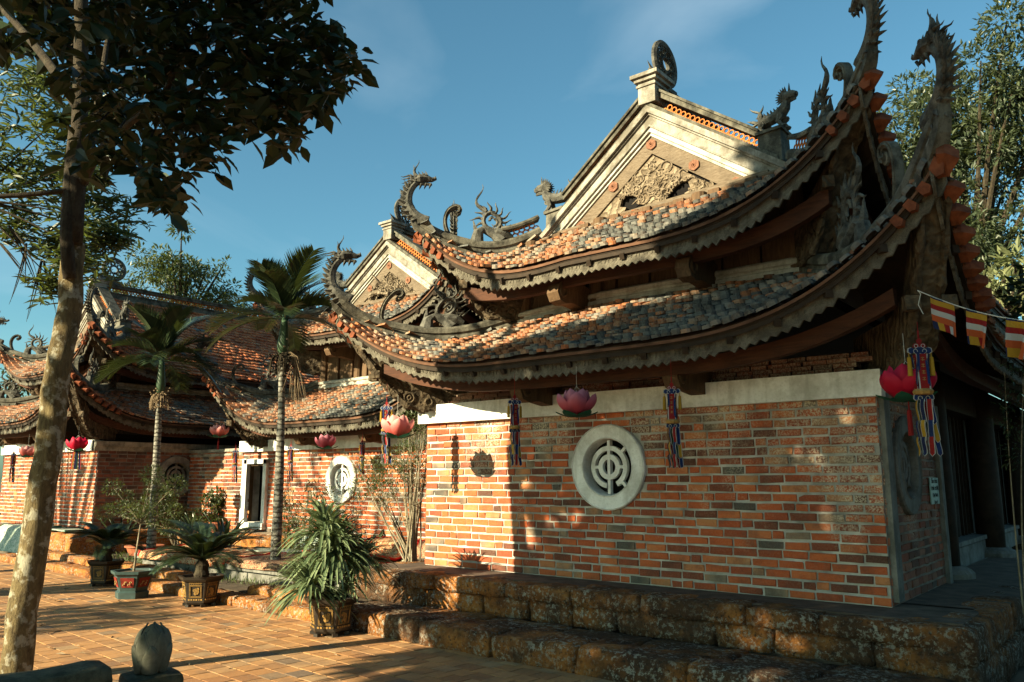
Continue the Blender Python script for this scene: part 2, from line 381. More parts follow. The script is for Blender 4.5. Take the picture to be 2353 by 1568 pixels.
class Patch:
    """one roof slope: eave A->B, top D->C, with corner lift"""
    def __init__(s, A, B, C, D, z0, z1, lift, Lc, flare, sA=None, sB=None, sag=.1):
        s.A, s.B, s.C, s.D = V(A), V(B), V(C), V(D); s.z0, s.z1, s.lift, s.Lc, s.flare = z0, z1, lift, Lc, flare
        s.len = (s.B-s.A).length; s.out = unit(V(((s.B-s.A).y, -(s.B-s.A).x, 0))); s.sA, s.sB, s.sag = sA, sB, sag
    def w(s, q):
        dA = q*s.len; dB = (1-q)*s.len
        wa = max(0, 1-dA/s.Lc)**3.2 if s.sA is not None else 0; wb = max(0, 1-dB/s.Lc)**3.2 if s.sB is not None else 0
        return wa, wb
    def p(s, q, t):
        e = s.A+(s.B-s.A)*q; tp = s.D+(s.C-s.D)*q; p = e+(tp-e)*t; wa, wb = s.w(min(max(q, 0), 1)); k = (1-t)**2.2
        x, y = p.x, p.y
        if wa: x += s.sA[0]*s.flare*wa*k; y += s.sA[1]*s.flare*wa*k
        if wb: x += s.sB[0]*s.flare*wb*k; y += s.sB[1]*s.flare*wb*k
        return V((x, y, s.z0+(s.z1-s.z0)*(t*(1-s.sag)+s.sag*t*t)+s.lift*max(wa, wb)*(1-t)**2.4))
    def frame(s, q, t):
        h = .004; p = s.p(q, t)
        X = unit(s.p(min(q+h, 1), t)-s.p(max(q-h, 0), t)); Y = unit(s.p(q, min(t+.02, 1))-s.p(q, max(t-.02, 0)))
        N = unit(X.cross(Y)); Y = N.cross(X); return p, X, Y, N
    def tiles(s, tw=.125, ex=.15, th=.033, tmax=1.0, jit=1.0, grey=.8):
        sl = (s.p(.5, 0)-s.p(.5, 1)).length; nr = max(2, int(sl/ex)); mb = MB(); Ms = [[], []]; Os = [[], []]
        for r in range(nr):
            t = r/nr*tmax; L = (s.p(0, t)-s.p(1, t)).length; nc = int(L/tw)
            for c in range(-1 if r % 2 else 0, nc+1):
                q = (c+(.5 if r % 2 else 0)+random.uniform(-.08, .08)*jit)/nc
                if q < 0.0 or q > 1.0: continue
                p, X, Y, N = s.frame(q, t+random.uniform(-.006, .006)*jit)
                a = random.gauss(0, .085*jit); X2 = X*math.cos(a)+Y*math.sin(a); Y2 = Y*math.cos(a)-X*math.sin(a)
                k = random.uniform(.75, 1.4); up = random.uniform(0, .02)*jit
                g_ = grey*(min(1, max(.10, (q-.28)*2.2))*(1-t)**.55*1.25+.95*mnoise.noise(V((p.x*1.1, p.y*1.1, p.z)))); gi = 1 if random.random() < g_ else 0
                Ms[gi].append(np.array([X2*(tw*.97), Y2*(ex*1.35)-N*(th*.9+up), N*(th*k)]).T); Os[gi].append(p+N*(th*.9+up)-Y*.02)
        mb.inst(TILE_V, TILE_F, Ms[0], Os[0], 0); mb.inst(TILE_V, TILE_F, Ms[1], Os[1], 1); return mb
    def sheet(s, off, th, nq=40, nt=8, inset=0.0, t0=0.0, t1=1.0):
        mb = MB(); vs = []
        for i in range(nt+1):
            for j in range(nq+1):
                p = s.p(j/nq, t0+(t1-t0)*i/nt); vs.append(p+V((0, 0, off))-s.out*inset*(1-i/nt))
        n = len(vs); vs += [v-V((0, 0, th)) for v in vs]; fs = []; w = nq+1
        for i in range(nt):
            for j in range(nq):
                a = i*w+j; fs.append((a, a+1, a+w+1, a+w)); fs.append((n+a, n+a+w, n+a+w+1, n+a+1))
        for j in range(nq): fs.append((j, n+j, n+j+1, j+1)); a = nt*w+j; fs.append((a, a+1, n+a+1, n+a))
        for i in range(nt): a = i*w; fs.append((a, a+w, n+a+w, n+a)); b = a+nq; fs.append((b, n+b, n+b+w, b+w))
        return mb.add(vs, fs)

RIDGE = [(-.1, -.06), (-.1, .035), (-.08, .05), (-.08, .085), (-.105, .1), (-.105, .165), (-.085, .2), (-.04, .215), (.04, .215), (.085, .2), (.105, .165), (.105, .1), (.08, .085), (.08, .05), (.1, .035), (.1, -.06)]
def fascia(patch, q0=0.0, q1=1.0, h=.15, drop=.05, inset=.075):
    mb = MB(); n = int(patch.len*(q1-q0)/.05); n += n % 2; vs = []; fs = []
    for i in range(n+1):
        q = q0+(q1-q0)*i/n; p = patch.p(q, 0)-patch.out*inset; tooth = (.045*random.uniform(.65, 1.15) if random.random() > .05 else .008) if i % 2 else random.uniform(-.004, .006)
        for o, z in ((0, -drop), (0, -drop-h-tooth), (.028, -drop-h-tooth), (.028, -drop)): vs.append(p-patch.out*o+V((0, 0, z)))
    for i in range(n):
        for k in range(4): fs.append((i*4+k, i*4+(k+1) % 4, i*4+4+(k+1) % 4, i*4+4+k))
    fs += [(3, 2, 1, 0), tuple(n*4+k for k in range(4))]
    mb.add(vs, fs)
    # raised edge bead and scroll relief
    mb.tube([patch.p(q0+(q1-q0)*i/60, 0)-patch.out*(inset-.006)+V((0, 0, -drop-.012)) for i in range(61)], .011, 5)
    m = int(patch.len*(q1-q0)/.105)
    for i in range(m):
        q = q0+(q1-q0)*(i+.5)/m; p, X, Y, N = patch.frame(q, 0); X = unit(V((X.x, X.y, X.z)))
        c = p-patch.out*(inset-.003)+V((0, 0, -drop-h*.52)); sg = 1 if i % 2 else -1
        mb.ring(c, X*sg, (0, 0, 1), .034, .006, 8, 4, a0=-.6, a1=PI*1.25)
        mb.ring(c+X*.045*sg+V((0, 0, .012)), X*sg, (0, 0, -1), .018, .006, 6, 4, a0=0, a1=PI*1.3)
    return mb
def bezier(pts, n=16):
    P = [V(p) for p in pts]; out = []
    for i in range(n+1):
        t = i/n; Q = P[:]
        while len(Q) > 1: Q = [Q[k].lerp(Q[k+1], t) for k in range(len(Q)-1)]
        out.append(Q[0])
    return out
Z = V((0, 0, 1))
def flame(mb, p, d, L, r, curl, seg=6):
    d = unit(V(d)); c = V(curl); path = []
    for i in range(seg+1):
        t = i/seg; path.append(V(p)+d*(L*t)+c*(L*.28*math.sin(t*5.0)))
    mb.tube(path, [r*(1-.15*math.sin(i*2))*(1-i/seg)**.75+.002 for i in range(seg+1)], 5, flat=.7)
def dragon(base, o, s=1.0, tall=.5):
    """neck and head of a dragon finial; o = outward horizontal direction, head looks back along -o"""
    mb = MB(); o = unit(V(o)); b = V(base); sd = o.cross(Z)
    path = bezier([b-o*.22*s-Z*.06, b+o*.02*s+Z*.0, b+o*.16*s+Z*(tall*.35), b+o*.10*s+Z*(tall*.8), b+o*.0*s+Z*tall, b-o*.07*s+Z*(tall+.03)], 14)
    mb.tube(path, [(.08-.032*i/14)*s for i in range(15)], 8)
    for i in range(1, 14):                                         # scales down the back of the neck
        t = unit(path[i+1]-path[i-1]); nrm = unit(sd.cross(t)); nrm = nrm if nrm.dot(o) > 0 else -nrm
        for k in (-1, 0, 1): mb.spike(path[i]+nrm*.045*s+sd*(.035*k)*s, nrm+t*.55+sd*k*.5, (.11-.025*(i % 2))*s, .026*s, -t*.05, 4, seg=3)
    h = path[-1]+Z*.02*s; f = unit(-o*1.0+Z*.05)
    mb.tube([h+o*.06*s, h+f*.02*s+Z*.02*s, h+f*.12*s+Z*.025*s, h+f*.2*s+Z*.0, h+f*.26*s+Z*.02*s], [.05*s, .085*s, .062*s, .04*s, .028*s], 7, flat=.85)
    mb.tube([h-Z*.03*s, h+f*.1*s-Z*.05*s, h+f*.2*s-Z*.075*s], [.04*s, .03*s, .014*s], 6)
    for k in (-1, 1):
        mb.ring(h+f*.08*s+sd*k*.05*s+Z*.06*s, f, Z, .018*s, .012*s, 6, 4)
        flame(mb, h+Z*.05*s+sd*k*.03*s, Z*.9+o*.55, .2*s, .024*s, o*.5)
        flame(mb, h+o*.03*s+sd*k*.04*s, o*1.0+Z*.35, .24*s, .026*s, Z*.5)
        flame(mb, h+o*.04*s-Z*.03*s+sd*k*.045*s, o*1.0-Z*.05, .2*s, .024*s, Z*.4)
        mb.spike(h+f*.24*s+sd*k*.02*s, Z+f*.2, .05*s, .014*s)
        for j in range(3): mb.spike(h+f*(.04+.07*j)*s+sd*k*.03*s-Z*.06*s, -Z-f*.4, .07*s, .014*s)
    for j in range(4): mb.spike(h+f*(-.02+.05*j)*s+Z*.07*s, Z+o*.5, .075*s, .016*s)
    flame(mb, h+Z*.06*s, Z*1.0+o*.15, .26*s, .024*s, o*.6)
    return mb
def plume(base, o, s=1.0):
    mb = MB(); o = unit(V(o)); b = V(base); sd = o.cross(Z)
    path = bezier([b-Z*.03, b+o*.14*s+Z*.12*s, b+o*.22*s+Z*.32*s, b+o*.12*s+Z*.5*s, b-o*.02*s+Z*.5*s], 12)
    path += [path[-1]+(-o*math.sin(a)*.05-Z*(1-math.cos(a))*.05)*s for a in (.7, 1.5, 2.3, 3.1)]
    n = len(path); prof = [(-.045*s, -.03*s), (.045*s, -.03*s), (.03*s, .03*s), (-.03*s, .03*s)]
    mb.sweep(path, prof, side=sd)
    for k in (-1, 1): mb.tube([p+sd*k*.045*s for p in path], .012*s, 4)
    mb.ring(path[-1], o, Z, .03*s, .02*s, 8, 5)
    return mb
def flame_ornament(base, o, s=1.0):
    """openwork flaming curl in the vertical plane of the hip"""
    mb = MB(); o = unit(V(o)); b = V(base); sd = o.cross(Z); f = -o
    mb.tube([b+o*.14*s, b+o*.12*s+Z*.12*s, b+o*.06*s+Z*.16*s, b+f*.05*s+Z*.1*s, b+f*.13*s+Z*.02*s], [.08*s, .06*s, .045*s, .05*s, .07*s], 7)
    flame(mb, b+o*.12*s+Z*.12*s, o*.5+Z, .16*s, .04*s, o*.2)
    c = b+Z*.25*s+f*.03*s
    mb.ring(c, o, Z, .095*s, .026*s, 14, 6)
    mb.ring(c+f*.015*s, o, Z, .045*s, .018*s, 10, 5, a0=0, a1=4.6)
    for k in range(11):
        a = -.5+k*.42; d = o*math.cos(a+.2)+Z*math.sin(a+.2)
        flame(mb, c+d*.1*s, d, (.12+.03*(k % 2))*s, .024*s, sd.cross(d)*.45)
    flame(mb, c+Z*.1*s+o*.07*s, Z*1+o*.35, .33*s, .028*s, o*.75, 9)
    mb.tube([c-Z*.09*s+f*.02*s, b+f*.08*s+Z*.13*s, b+f*.17*s+Z*.11*s, b+f*.25*s+Z*.07*s], [.04*s, .06*s, .055*s, .025*s], 6)
    for k in range(6): mb.spike(b+f*(.08+.03*k)*s+Z*.15*s, Z*.8+o*(.7-.25*k), .09*s, .017*s)
    for k in range(4): mb.spike(b+f*(.14+.03*k)*s+Z*.05*s, -Z*.3+f*1, .08*s, .015*s)
    return mb
def lion(base, f, s=1.0, pitch=0.0):
    """guardian lion facing f; stands on base"""
    mb = MB(); f = unit(V(f)); sd = f.cross(Z); b = V(base); U = unit(Z+f*pitch)
    def P(a, h, k=0): return b+f*a*s+U*h*s+sd*k*s
    mb.tube([P(-.17, .17), P(-.1, .21), P(0, .2), P(.1, .22), P(.17, .28), P(.2, .36)], [.06*s, .085*s, .075*s, .085*s, .07*s, .05*s], 8)
    for a, k in ((-.14, .05), (-.14, -.05), (.13, .05), (.13, -.05)):
        mb.tube([P(a, .18, k), P(a-.03, .1, k*1.2), P(a+.01, .04, k*1.2), P(a+.045, .0, k*1.2)], [.05*s, .035*s, .026*s, .032*s], 6)
        mb.ring(P(a, .15, k*1.5), f, U, .035*s, .012*s, 8, 4)
    mb.tube([P(.16, .36), P(.21, .41), P(.28, .41), P(.34, .385)], [.05*s, .08*s, .06*s, .04*s], 8)
    mb.tube([P(.22, .35), P(.29, .345), P(.33, .33)], [.035*s, .028*s, .015*s], 6)
    mb.ring(P(.34, .40), sd, U, .015*s, .015*s, 6, 4)
    for j in range(9):
        a = -.2+j*.3; d = -f*math.sin(a)*.9+U*math.cos(a)
        for k in (-1, 1): mb.spike(P(.2, .4, k*.035)+d*.05*s, d+sd*k*.35, .085*s, .022*s, n=4, seg=3)
    mb.spike(P(.24, .46), U+f*.05, .13*s, .018*s)
    for j in range(6): mb.spike(P(-.12+.05*j, .27), U-f*.4, .08*s, .02*s, n=4, seg=3)
    for j, (a, h, L) in enumerate(((-.9, .5, .28), (-.35, 1, .33), (.1, 1, .26), (-1, .0, .2))):
        flame(mb, P(-.2, .22), f*a+U*h, L*s, .04*s, (f*.5 if j % 2 else -f*.4)+U*.2, 8)
    for j in range(5): mb.spike(P(-.2, .1+.05*j), -f+U*.3, .08*s, .02*s, n=4, seg=3)
    return mb

def brick_wall(name, O, ax, L, z0, z1, mats, parent, hole=None, depth=.3, course=.0925, bl=.26, nrm=None, rect=None, old=False):
    """brick wall running L along ax from O; outward normal nrm; hole=(u,z,r), rect=(u0,u1,z0,z1)"""
    O, ax = V(O), unit(V(ax)); nrm = V(nrm); mb = MB()
    tv = [(-.5, 0, -.5), (.5, 0, -.5), (.5, 0, .5), (-.5, 0, .5), (-.485, 1, -.44), (.485, 1, -.44), (.485, 1, .44), (-.485, 1, .44)]
    tf = [(4, 5, 6, 7), (0, 1, 5, 4), (1, 2, 6, 5), (2, 3, 7, 6), (3, 0, 4, 7)]
    if nrm.dot(Z.cross(ax)) > 0: tf = [tuple(reversed(f)) for f in tf]
    Ms, Os = [], []; nc = int(round((z1-z0)/course)); ch = (z1-z0)/nc
    for r in range(nc):
        u = -random.uniform(0, .1)-(bl/2 if r % 2 else 0); z = z0+(r+.5)*ch
        while u < L:
            w = bl*random.choice((1, 1, 1, 1, .5, .95, 1.06)) if not old else bl*random.uniform(.7, 1.05)
            a, b = max(u+.009, 0.0), min(u+w-.009, L); u += w
            if b-a < .03: continue
            c = (a+b)/2; zz = z+random.gauss(0, .0022)
            if hole and math.hypot(c-hole[0], z-hole[1]) < hole[2]-.06: continue
            if rect and c > rect[0]-.03 and c < rect[1]+.03 and z > rect[2]-.03 and z < rect[3]+.03: continue
            tl = random.gauss(0, .006); X = ax*math.cos(tl)+Z*math.sin(tl)
            Ms.append(np.array([X*(b-a), nrm*(.012+random.uniform(-.004, .006)), Z*(ch-.0225+random.gauss(0, .0025))]).T)
            Os.append(O+ax*c+V((0, 0, zz))-V((0, 0, 0)))
    Os = [V((p.x, p.y, p.z)) for p in Os]
    mb.inst(tv, tf, Ms, Os, 0)
    jt = rng.normal(0, .0032, (len(mb.v), 3)); mb.v = list(map(tuple, (np.array(mb.v)+jt).tolist()))
    def slab(u0, u1, a, b):
        if u1-u0 < .01 or b-a < .01: return
        p = O+ax*((u0+u1)/2)-nrm*(depth/2-.001); R = Matrix((ax, nrm, Z)).transposed()
        mb.box((p.x, p.y, (a+b)/2), (u1-u0, depth, b-a), R, 1)
    ops = []
    if hole: h = hole[2]*.66; ops.append((hole[0]-h, hole[0]+h, hole[1]-h, hole[1]+h))
    if rect: ops.append(rect)
    ops.sort(); u = 0
    for op in ops: slab(u, op[0], z0, z1); slab(op[0], op[1], z0, op[2]); slab(op[0], op[1], op[3], z1); u = op[1]
    slab(u, L, z0, z1)
    return mb.build(name, mats, parent)

def round_window(parent, c, ax, nrm, r, mat):
    c, ax, nrm = V(c), V(ax), V(nrm)
    def disc(prof, a0=0, a1=2*PI, n=40):   # prof: (radius, height along normal) closed loop
        mb = MB(); full = abs(a1-a0-2*PI) < 1e-6; N = n if full else n+1; m = len(prof); vs = []
        for i in range(N):
            a = a0+(a1-a0)*i/n; d = ax*math.cos(a)+Z*math.sin(a)
            for R, h in prof: vs.append(c+d*R+nrm*h)
        fs = [(i*m+k, ((i+1) % N)*m+k, ((i+1) % N)*m+(k+1) % m, i*m+(k+1) % m) for i in range(n) for k in range(m)]
        if not full: fs += [tuple(range(m)), tuple((N-1)*m+k for k in range(m-1, -1, -1))]
        return mb.add(vs, fs)
    o = disc([(r, -.02), (r, .045), (r*.97, .06), (r*.955, .05), (r*.70, .05), (r*.675, .06), (r*.655, .04), (r*.62, -.10), (r*.66, -.10)]).build('round_window', mat, parent)
    lat = MB()
    def seg(R, w, a0, a1):
        lat_m = disc([(R-w, -.05), (R-w, .0), (R+w, .0), (R+w, -.05)], a0, a1, 28); lat.add(lat_m.v, lat_m.f)
    seg(r*.44, r*.055, -.35*PI+.0, .5*PI-.05); seg(r*.44, r*.055, .5*PI+.05, 1.35*PI+.3); seg(r*.235, r*.06, 0, 2*PI)
    Rm = Matrix((ax, nrm, Z)).transposed()
    lat.box(c+V((0, 0, 0))-nrm*.026, (r*.075, .056, r*1.24), Rm)
    for a in (0, PI): lat.box(c+ax*math.cos(a)*r*.35-nrm*.026, (r*.24, .05, r*.07), Rm)
    for a in (.25, 1.75):
        a *= PI; d = ax*math.cos(a)+Z*math.sin(a); R2 = Matrix((d, nrm, nrm.cross(d))).transposed()
        lat.box(c+d*r*.56-nrm*.026, (r*.14, .05, r*.07), R2)
    lat.build('window_lattice', mat, o)
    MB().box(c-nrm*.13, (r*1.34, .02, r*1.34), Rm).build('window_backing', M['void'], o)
    return o

def chevron(mb, xa, W, zb, a_out, a_in, m, y0, y1, mat=0, ends=None):
    """pair of rake strips between apex heights a_out and a_in; slope m; from y0 (front) to y1 (back)"""
    for sg in (-1, 1):
        if ends is None:
            po, pi_ = min(W, (a_out-zb)/m), min(W, (a_in-zb)/m); pts = [(0, a_out), (po, a_out-po*m), (pi_, a_in-pi_*m), (0, a_in)]
        else:
            x0, x1 = ends; pts = [(x0, a_out-x0*m), (x1, a_out-x1*m), (x1, a_in-x1*m), (x0, a_in-x0*m)]
        vs = [(xa+sg*x, y0, z) for x, z in pts]+[(xa+sg*x, y1, z) for x, z in pts]
        fs = [(0, 1, 2, 3), (7, 6, 5, 4)]+[(k, 4+k, 4+(k+1) % 4, (k+1) % 4) for k in range(4)]
        mb.add(vs, fs, mat)

def lattice_rings(mb, path, r, rows=2, ax2=Z, gap=None):
    """open lattice of small rings along a polyline"""
    gap = gap or r*1.9; Ms, Os = [], []
    for a, b in zip(path[:-1], path[1:]):
        a, b = V(a), V(b); L = (b-a).length; d = unit(b-a); n = max(1, int(L/gap)); nn = unit(d.cross(ax2)); up = nn.cross(d)
        for i in range(n):
            for k in range(rows):
                p = a+d*((i+.5+(.5 if k % 2 else 0))*L/n)+up*(r*1.45*k)
                Ms.append(np.array([d*r, up*r, nn*r]).T); Os.append(p)
    mb.inst(RT_V, RT_F, Ms, Os)

def hall(name, label, xc, yw, dl=0.0, du=0.0, wl=-3.1, wr=2.9, depth=14.0, tilt=.02, wall=True, rwall=None, lw=1.0,
         brick='brick', far=False, dr=0.0, gable_style=0):
    H = empty(name, (xc, yw, 0)); tag(H, label, 'pagoda hall')
    We, Ye = 3.72*lw, -1.13; Wt, Yt = 2.05*lw, .62
    z0, z1 = 3.10+dl, 4.0+dl
    We2, Ye2 = 3.05*lw, -.38; Wt2, Yt2 = 1.88*lw, .84
    u0, u1 = 4.42+du, 5.25+du
    tw, ex = (.112, .135) if not far else (.14, .155)
    lowF = Patch((-We, Ye, 0), (We, Ye, 0), (Wt, Yt, 0), (-Wt, Yt, 0), z0, z1, 1.2, 3.1, .12, (-1, -1), (1, -1))
    lowR = Patch((We, Ye, 0), (We, depth-Ye, 0), (Wt, depth-Yt, 0), (Wt, Yt, 0), z0, z1, 1.2, 3.1, .12, (1, -1), (1, 1))
    lowL = Patch((-We, depth-Ye, 0), (-We, Ye, 0), (-Wt, Yt, 0), (-Wt, depth-Yt, 0), z0, z1, 1.2, 3.1, .12, (-1, 1), (-1, -1))
    upF = Patch((-We2, Ye2, 0), (We2, Ye2, 0), (Wt2, Yt2, 0), (-Wt2, Yt2, 0), u0, u1, 1.0, 2.6, .10, (-1, -1), (1, -1))
    upR = Patch((We2, Ye2, 0), (We2, depth-Ye2, 0), (Wt2, depth-Yt2, 0), (Wt2, Yt2, 0), u0, u1, 1.0, 2.6, .10, (1, -1), (1, 1))
    upL = Patch((-We2, depth-Ye2, 0), (-We2, Ye2, 0), (-Wt2, Yt2, 0), (-Wt2, depth-Yt2, 0), u0, u1, 1.0, 2.6, .10, (-1, 1), (-1, -1))
    zr = 6.70+du+dr; m = (zr-u1)/Wt2
    mainR = Patch((Wt2, Yt2+.05, 0), (Wt2, depth-Yt2, 0), (.04, depth-Yt2, 0), (.04, Yt2+.05, 0), u1, zr, 0, 1, 0, sag=.05)
    mainL = Patch((-Wt2, depth-Yt2, 0), (-Wt2, Yt2+.05, 0), (-.04, Yt2+.05, 0), (-.04, depth-Yt2, 0), u1, zr, 0, 1, 0, sag=.05)
    tm = M['tile']
    for P_, mt, lng in ((lowF, tm, 0), (lowR, tm, 1), (lowL, tm, 2), (upF, tm, 0), (upR, M['tile_orange'] if far else tm, 1), (upL, tm, 2), (mainR, M['tile_orange'] if far else tm, 1), (mainL, tm, 2)):
        P_.tiles(tw if lng < 2 else .2, ex if lng < 2 else .2, grey=(.95 if lng == 0 else .45) if not far else .25).build('tiled_roof', [mt, M['tile_grey']], H)
        P_.sheet(-.005, .03, 90).build('roof_bed', M['tile_bed'], H)
    for P_ in (lowF, lowR, lowL, upF, upR, upL):
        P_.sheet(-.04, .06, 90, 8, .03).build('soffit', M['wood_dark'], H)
        fascia(P_, 0.0, 1.0).build('fascia', M['fascia'], H)
        mb = MB(); mb.sweep([P_.p(i/120, 0)-P_.out*.035+V((0, 0, -.03)) for i in range(121)], [(-.02, -.02), (.012, -.02), (.012, .008), (-.02, .008)]); mb.build('eave_batten', M['wood_dark'], H)
    # eave beams
    for P_, t, dz, q0, rise in ((lowF, .24, -.42, .02, .8), (lowR, .24, -.42, .01, .8), (lowL, .24, -.42, .01, .8), (upF, .3, -.42, .03, .75), (upR, .3, -.42, .015, .75), (upL, .3, -.42, .015, .75)):
        pts = []
        for i in range(41):
            q = q0+(1-2*q0)*i/40; p = P_.p(q, t); flat = P_.z0+(P_.z1-P_.z0)*t*.9; pts.append(V((p.x, p.y, flat+(p.z-flat)*rise+dz)))
        MB().sweep(pts, [(-.05, -.075), (.05, -.075), (.05, .075), (-.05, .075)], up=Z).build('eave_beam', M['beam'], H)
        # rafters between beam and soffit
        mb = MB(); n = int(P_.len/.45)
        for i in range(1, n):
            q = i/n
            if P_.len > 9 and i > 15: break
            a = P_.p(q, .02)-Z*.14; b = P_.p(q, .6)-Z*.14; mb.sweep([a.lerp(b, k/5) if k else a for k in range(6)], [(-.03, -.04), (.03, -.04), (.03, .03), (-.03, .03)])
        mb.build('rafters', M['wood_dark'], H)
    # terracotta stepped tile ends at the corners
    for P_, ends, front in ((lowF, (0, 1), 1), (upF, (0, 1), 1), (lowR, (0,), 0), (upR, (0,), 0), (lowL, (1,), 0), (upL, (1,), 0)):
        for e in ends:
            mb = MB()
            for k in range(4 if front else 9):
                d = .03+k*(.11 if front else .15); q = d/P_.len if e == 0 else 1-d/P_.len
                p, X, Y, N = P_.frame(q, .01); ot = P_.out; s_ = (.05 if front else .085)*(1-k*.05)*random.uniform(.9, 1.1)
                if front: p = p-Z*.045; pts = [(-s_, -.045), (0, -.075), (s_, -.045), (s_*.8, .03), (-s_*.8, .03)]
                else: pts = [(-s_, -.09), (s_, -.07), (s_, .04), (-s_, .04)]
                up_ = unit(ot.cross(X)); up_ = up_ if up_.z > 0 else -up_
                mb.plate(pts, p+ot*(.0 if front else .02), X, up_, .08 if front else .06)
                if not front:    # pointed nose sticking out sideways
                    o_ = p+ot*.05-up_*.025; mb.add([o_-X*s_-up_*.06, o_+X*s_-up_*.06, o_+X*s_+up_*.06, o_-X*s_+up_*.06, o_+ot*.10-X*s_*.2-up_*.05, o_+ot*.10-X*s_*.2+up_*.03], [(0, 1, 4), (3, 5, 2), (1, 2, 5, 4), (0, 4, 5, 3), (0, 3, 2, 1)])
            mb.build('corner_tile_ends', M['terracotta'], H)
    # hips, ledges
    def hip(Pt, q, zoff=0.0):
        return [Pt.p(q, 1-i/22)+V((0, 0, .03)) for i in range(23)]
    for sg, q in ((-1, 0), (1, 1)):
        o = unit(V((sg*(We-Wt), Ye-Yt, 0)))
        for tier, (Pf, lift_s) in enumerate(((lowF, 1.0), (upF, .92))):
            path = hip(Pf, q); tip = path[-1]; d = unit(path[-1]-path[-3])
            ext = [tip+d*.06+Z*.01, tip+unit(d+Z*.4)*.13, tip+unit(d+Z*.9)*.2]
            MB().sweep(path+ext, RIDGE, side=o.cross(Z), sc=[1.0]*(len(path)-7)+[.97, .93, .88, .83, .78, .73, .68, .62, .56, .5]).build('hip_ridge', M['ridge'], H)
            e = ext[-1]; oo = o
            dragon(e, oo, 1.0, .5).build('dragon_finial', M['statue'], H, smooth=False)
            k = path[15]+Z*.18; plume(k+oo*.1, oo, 1.0).build('ridge_plume', M['ridge'], H)
            k2 = path[9]+Z*.19; flame_ornament(k2+oo*.1, oo, 1.35).build('flame_ornament', M['statue'], H)
            if tier == 1:   # raised openwork strip on the inner half of the upper hip
                seg = path[1:9]; lift = [p+Z*.2 for p in seg]; mb = MB(); lattice_rings(mb, [p+Z*.05 for p in lift], .048, 2)
                mb.build('ridge_lattice', M['lattice'], H)
                MB().sweep([p+Z*.16 for p in lift], [(-.08, 0), (.08, 0), (.09, .03), (.06, .07), (-.06, .07), (-.09, .03)], side=o.cross(Z)).build('ridge_rail', M['ridge'], H)
            # corner bracket in the diagonal plane
            if tier == 0: cw = V((sg*2.98*lw, .02, 0)); zb = 2.70+dl
            else: cw = V((sg*1.98*lw, .66, 0)); zb = 4.06+du*.5+dl*.5
            tp2 = V((tip.x, tip.y, 0)); dd = (tp2-cw); Ld = dd.length; dd = unit(dd); zt = tip.z
            pr = [(-.75, zb), (.12*Ld, zb), (.30*Ld, zb+.06), (.44*Ld, zb+.25), (.56*Ld, zb+.5), (.70*Ld, zb+.84), (.85*Ld, zt-.36), (.95*Ld, zt-.13), (.9*Ld, zt-.10), (.78*Ld, zt-.30), (.60*Ld, zt-.58), (.42*Ld, zb+.66), (.2*Ld, zb+.52), (-.75, zb+.5)]
            if tier == 1: pr = [(a, b) for a, b in pr if b <= zt-.1]
            mb = MB(); mb.plate(pr, V((cw.x, cw.y, 0)), dd, Z, .2)
            sd = dd.cross(Z)
            low = [cw+dd*a+Z*b for a, b in pr[1:8]]
            for ks in (-1, 1):
                fine = []
                for a, b in zip(low[:-1], low[1:]): fine += [a.lerp(b, t) for t in (0, .25, .5, .75)]
                mb.tube([p+sd*ks*.1 for p in fine], [.034+.014*math.sin(i*1.9) for i in range(len(fine))], 6)
                mb.ring(cw+dd*(.3*Ld)+Z*(zb+.17)+sd*ks*.1, dd, Z, .075, .022, 12, 5); mb.ring(cw+dd*(.3*Ld)+Z*(zb+.17)+sd*ks*.1, dd, Z, .03, .018, 8, 5)
                mb.ring(cw+dd*(.47*Ld)+Z*(zb+.34)+sd*ks*.1, dd, Z, .05, .018, 10, 5); mb.ring(cw+dd*(.12*Ld)+Z*(zb+.12)+sd*ks*.1, dd, Z, .055, .018, 10, 5)
                mb.box(cw+dd*(.6*Ld)+Z*(zb+.52)+sd*ks*.15, (.12, .12, .12), Matrix.Rotation(.5, 3, 'Z'))
            mb.build('corner_bracket', M['corbel'], H)
    LEDGE = [(-.09, -.08), (-.09, .03), (-.07, .045), (-.07, .07), (-.1, .085), (-.1, .125), (-.07, .15), (.08, .15), (.08, -.08)]
    for P_ in (lowF, lowR, lowL):
        pts = [P_.p(i/20, 1.0)+Z*.03 for i in range(21)]
        MB().sweep(pts, [(-a, b) for a, b in LEDGE] if P_ is not None else LEDGE, up=Z).build('ledge_moulding', M['plaster_pale'], H)
    # clerestory timber wall
    zc0, zc1 = z1-.15, u1-.05
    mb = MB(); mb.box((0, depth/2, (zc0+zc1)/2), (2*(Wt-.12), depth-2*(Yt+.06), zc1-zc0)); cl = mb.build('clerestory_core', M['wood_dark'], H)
    mb = MB(); x = -(Wt-.15); i = 0
    while x < Wt-.2:
        w = .16 if i % 2 else .33; mb.box((x+w/2, Yt+.05-(.045 if i % 2 else 0), (z1+.1+zc1)/2), (w-.012, .05, zc1-z1-.1))
        if i % 2 == 0:
            mb.box((x+w/2, Yt+.02, z1+.17), (w-.06, .06, .05)); mb.box((x+w/2, Yt+.022, z1+.62), (w-.06, .03, .04))
        x += w; i += 1
    for x in (-(Wt-.1), -.75, .75, Wt-.1): mb.lathe([(.105, z1+.05), (.1, zc1)], (x, Yt+.02, 0), 12)
    mb.build('plank_wall', M['wood_brown'], H)
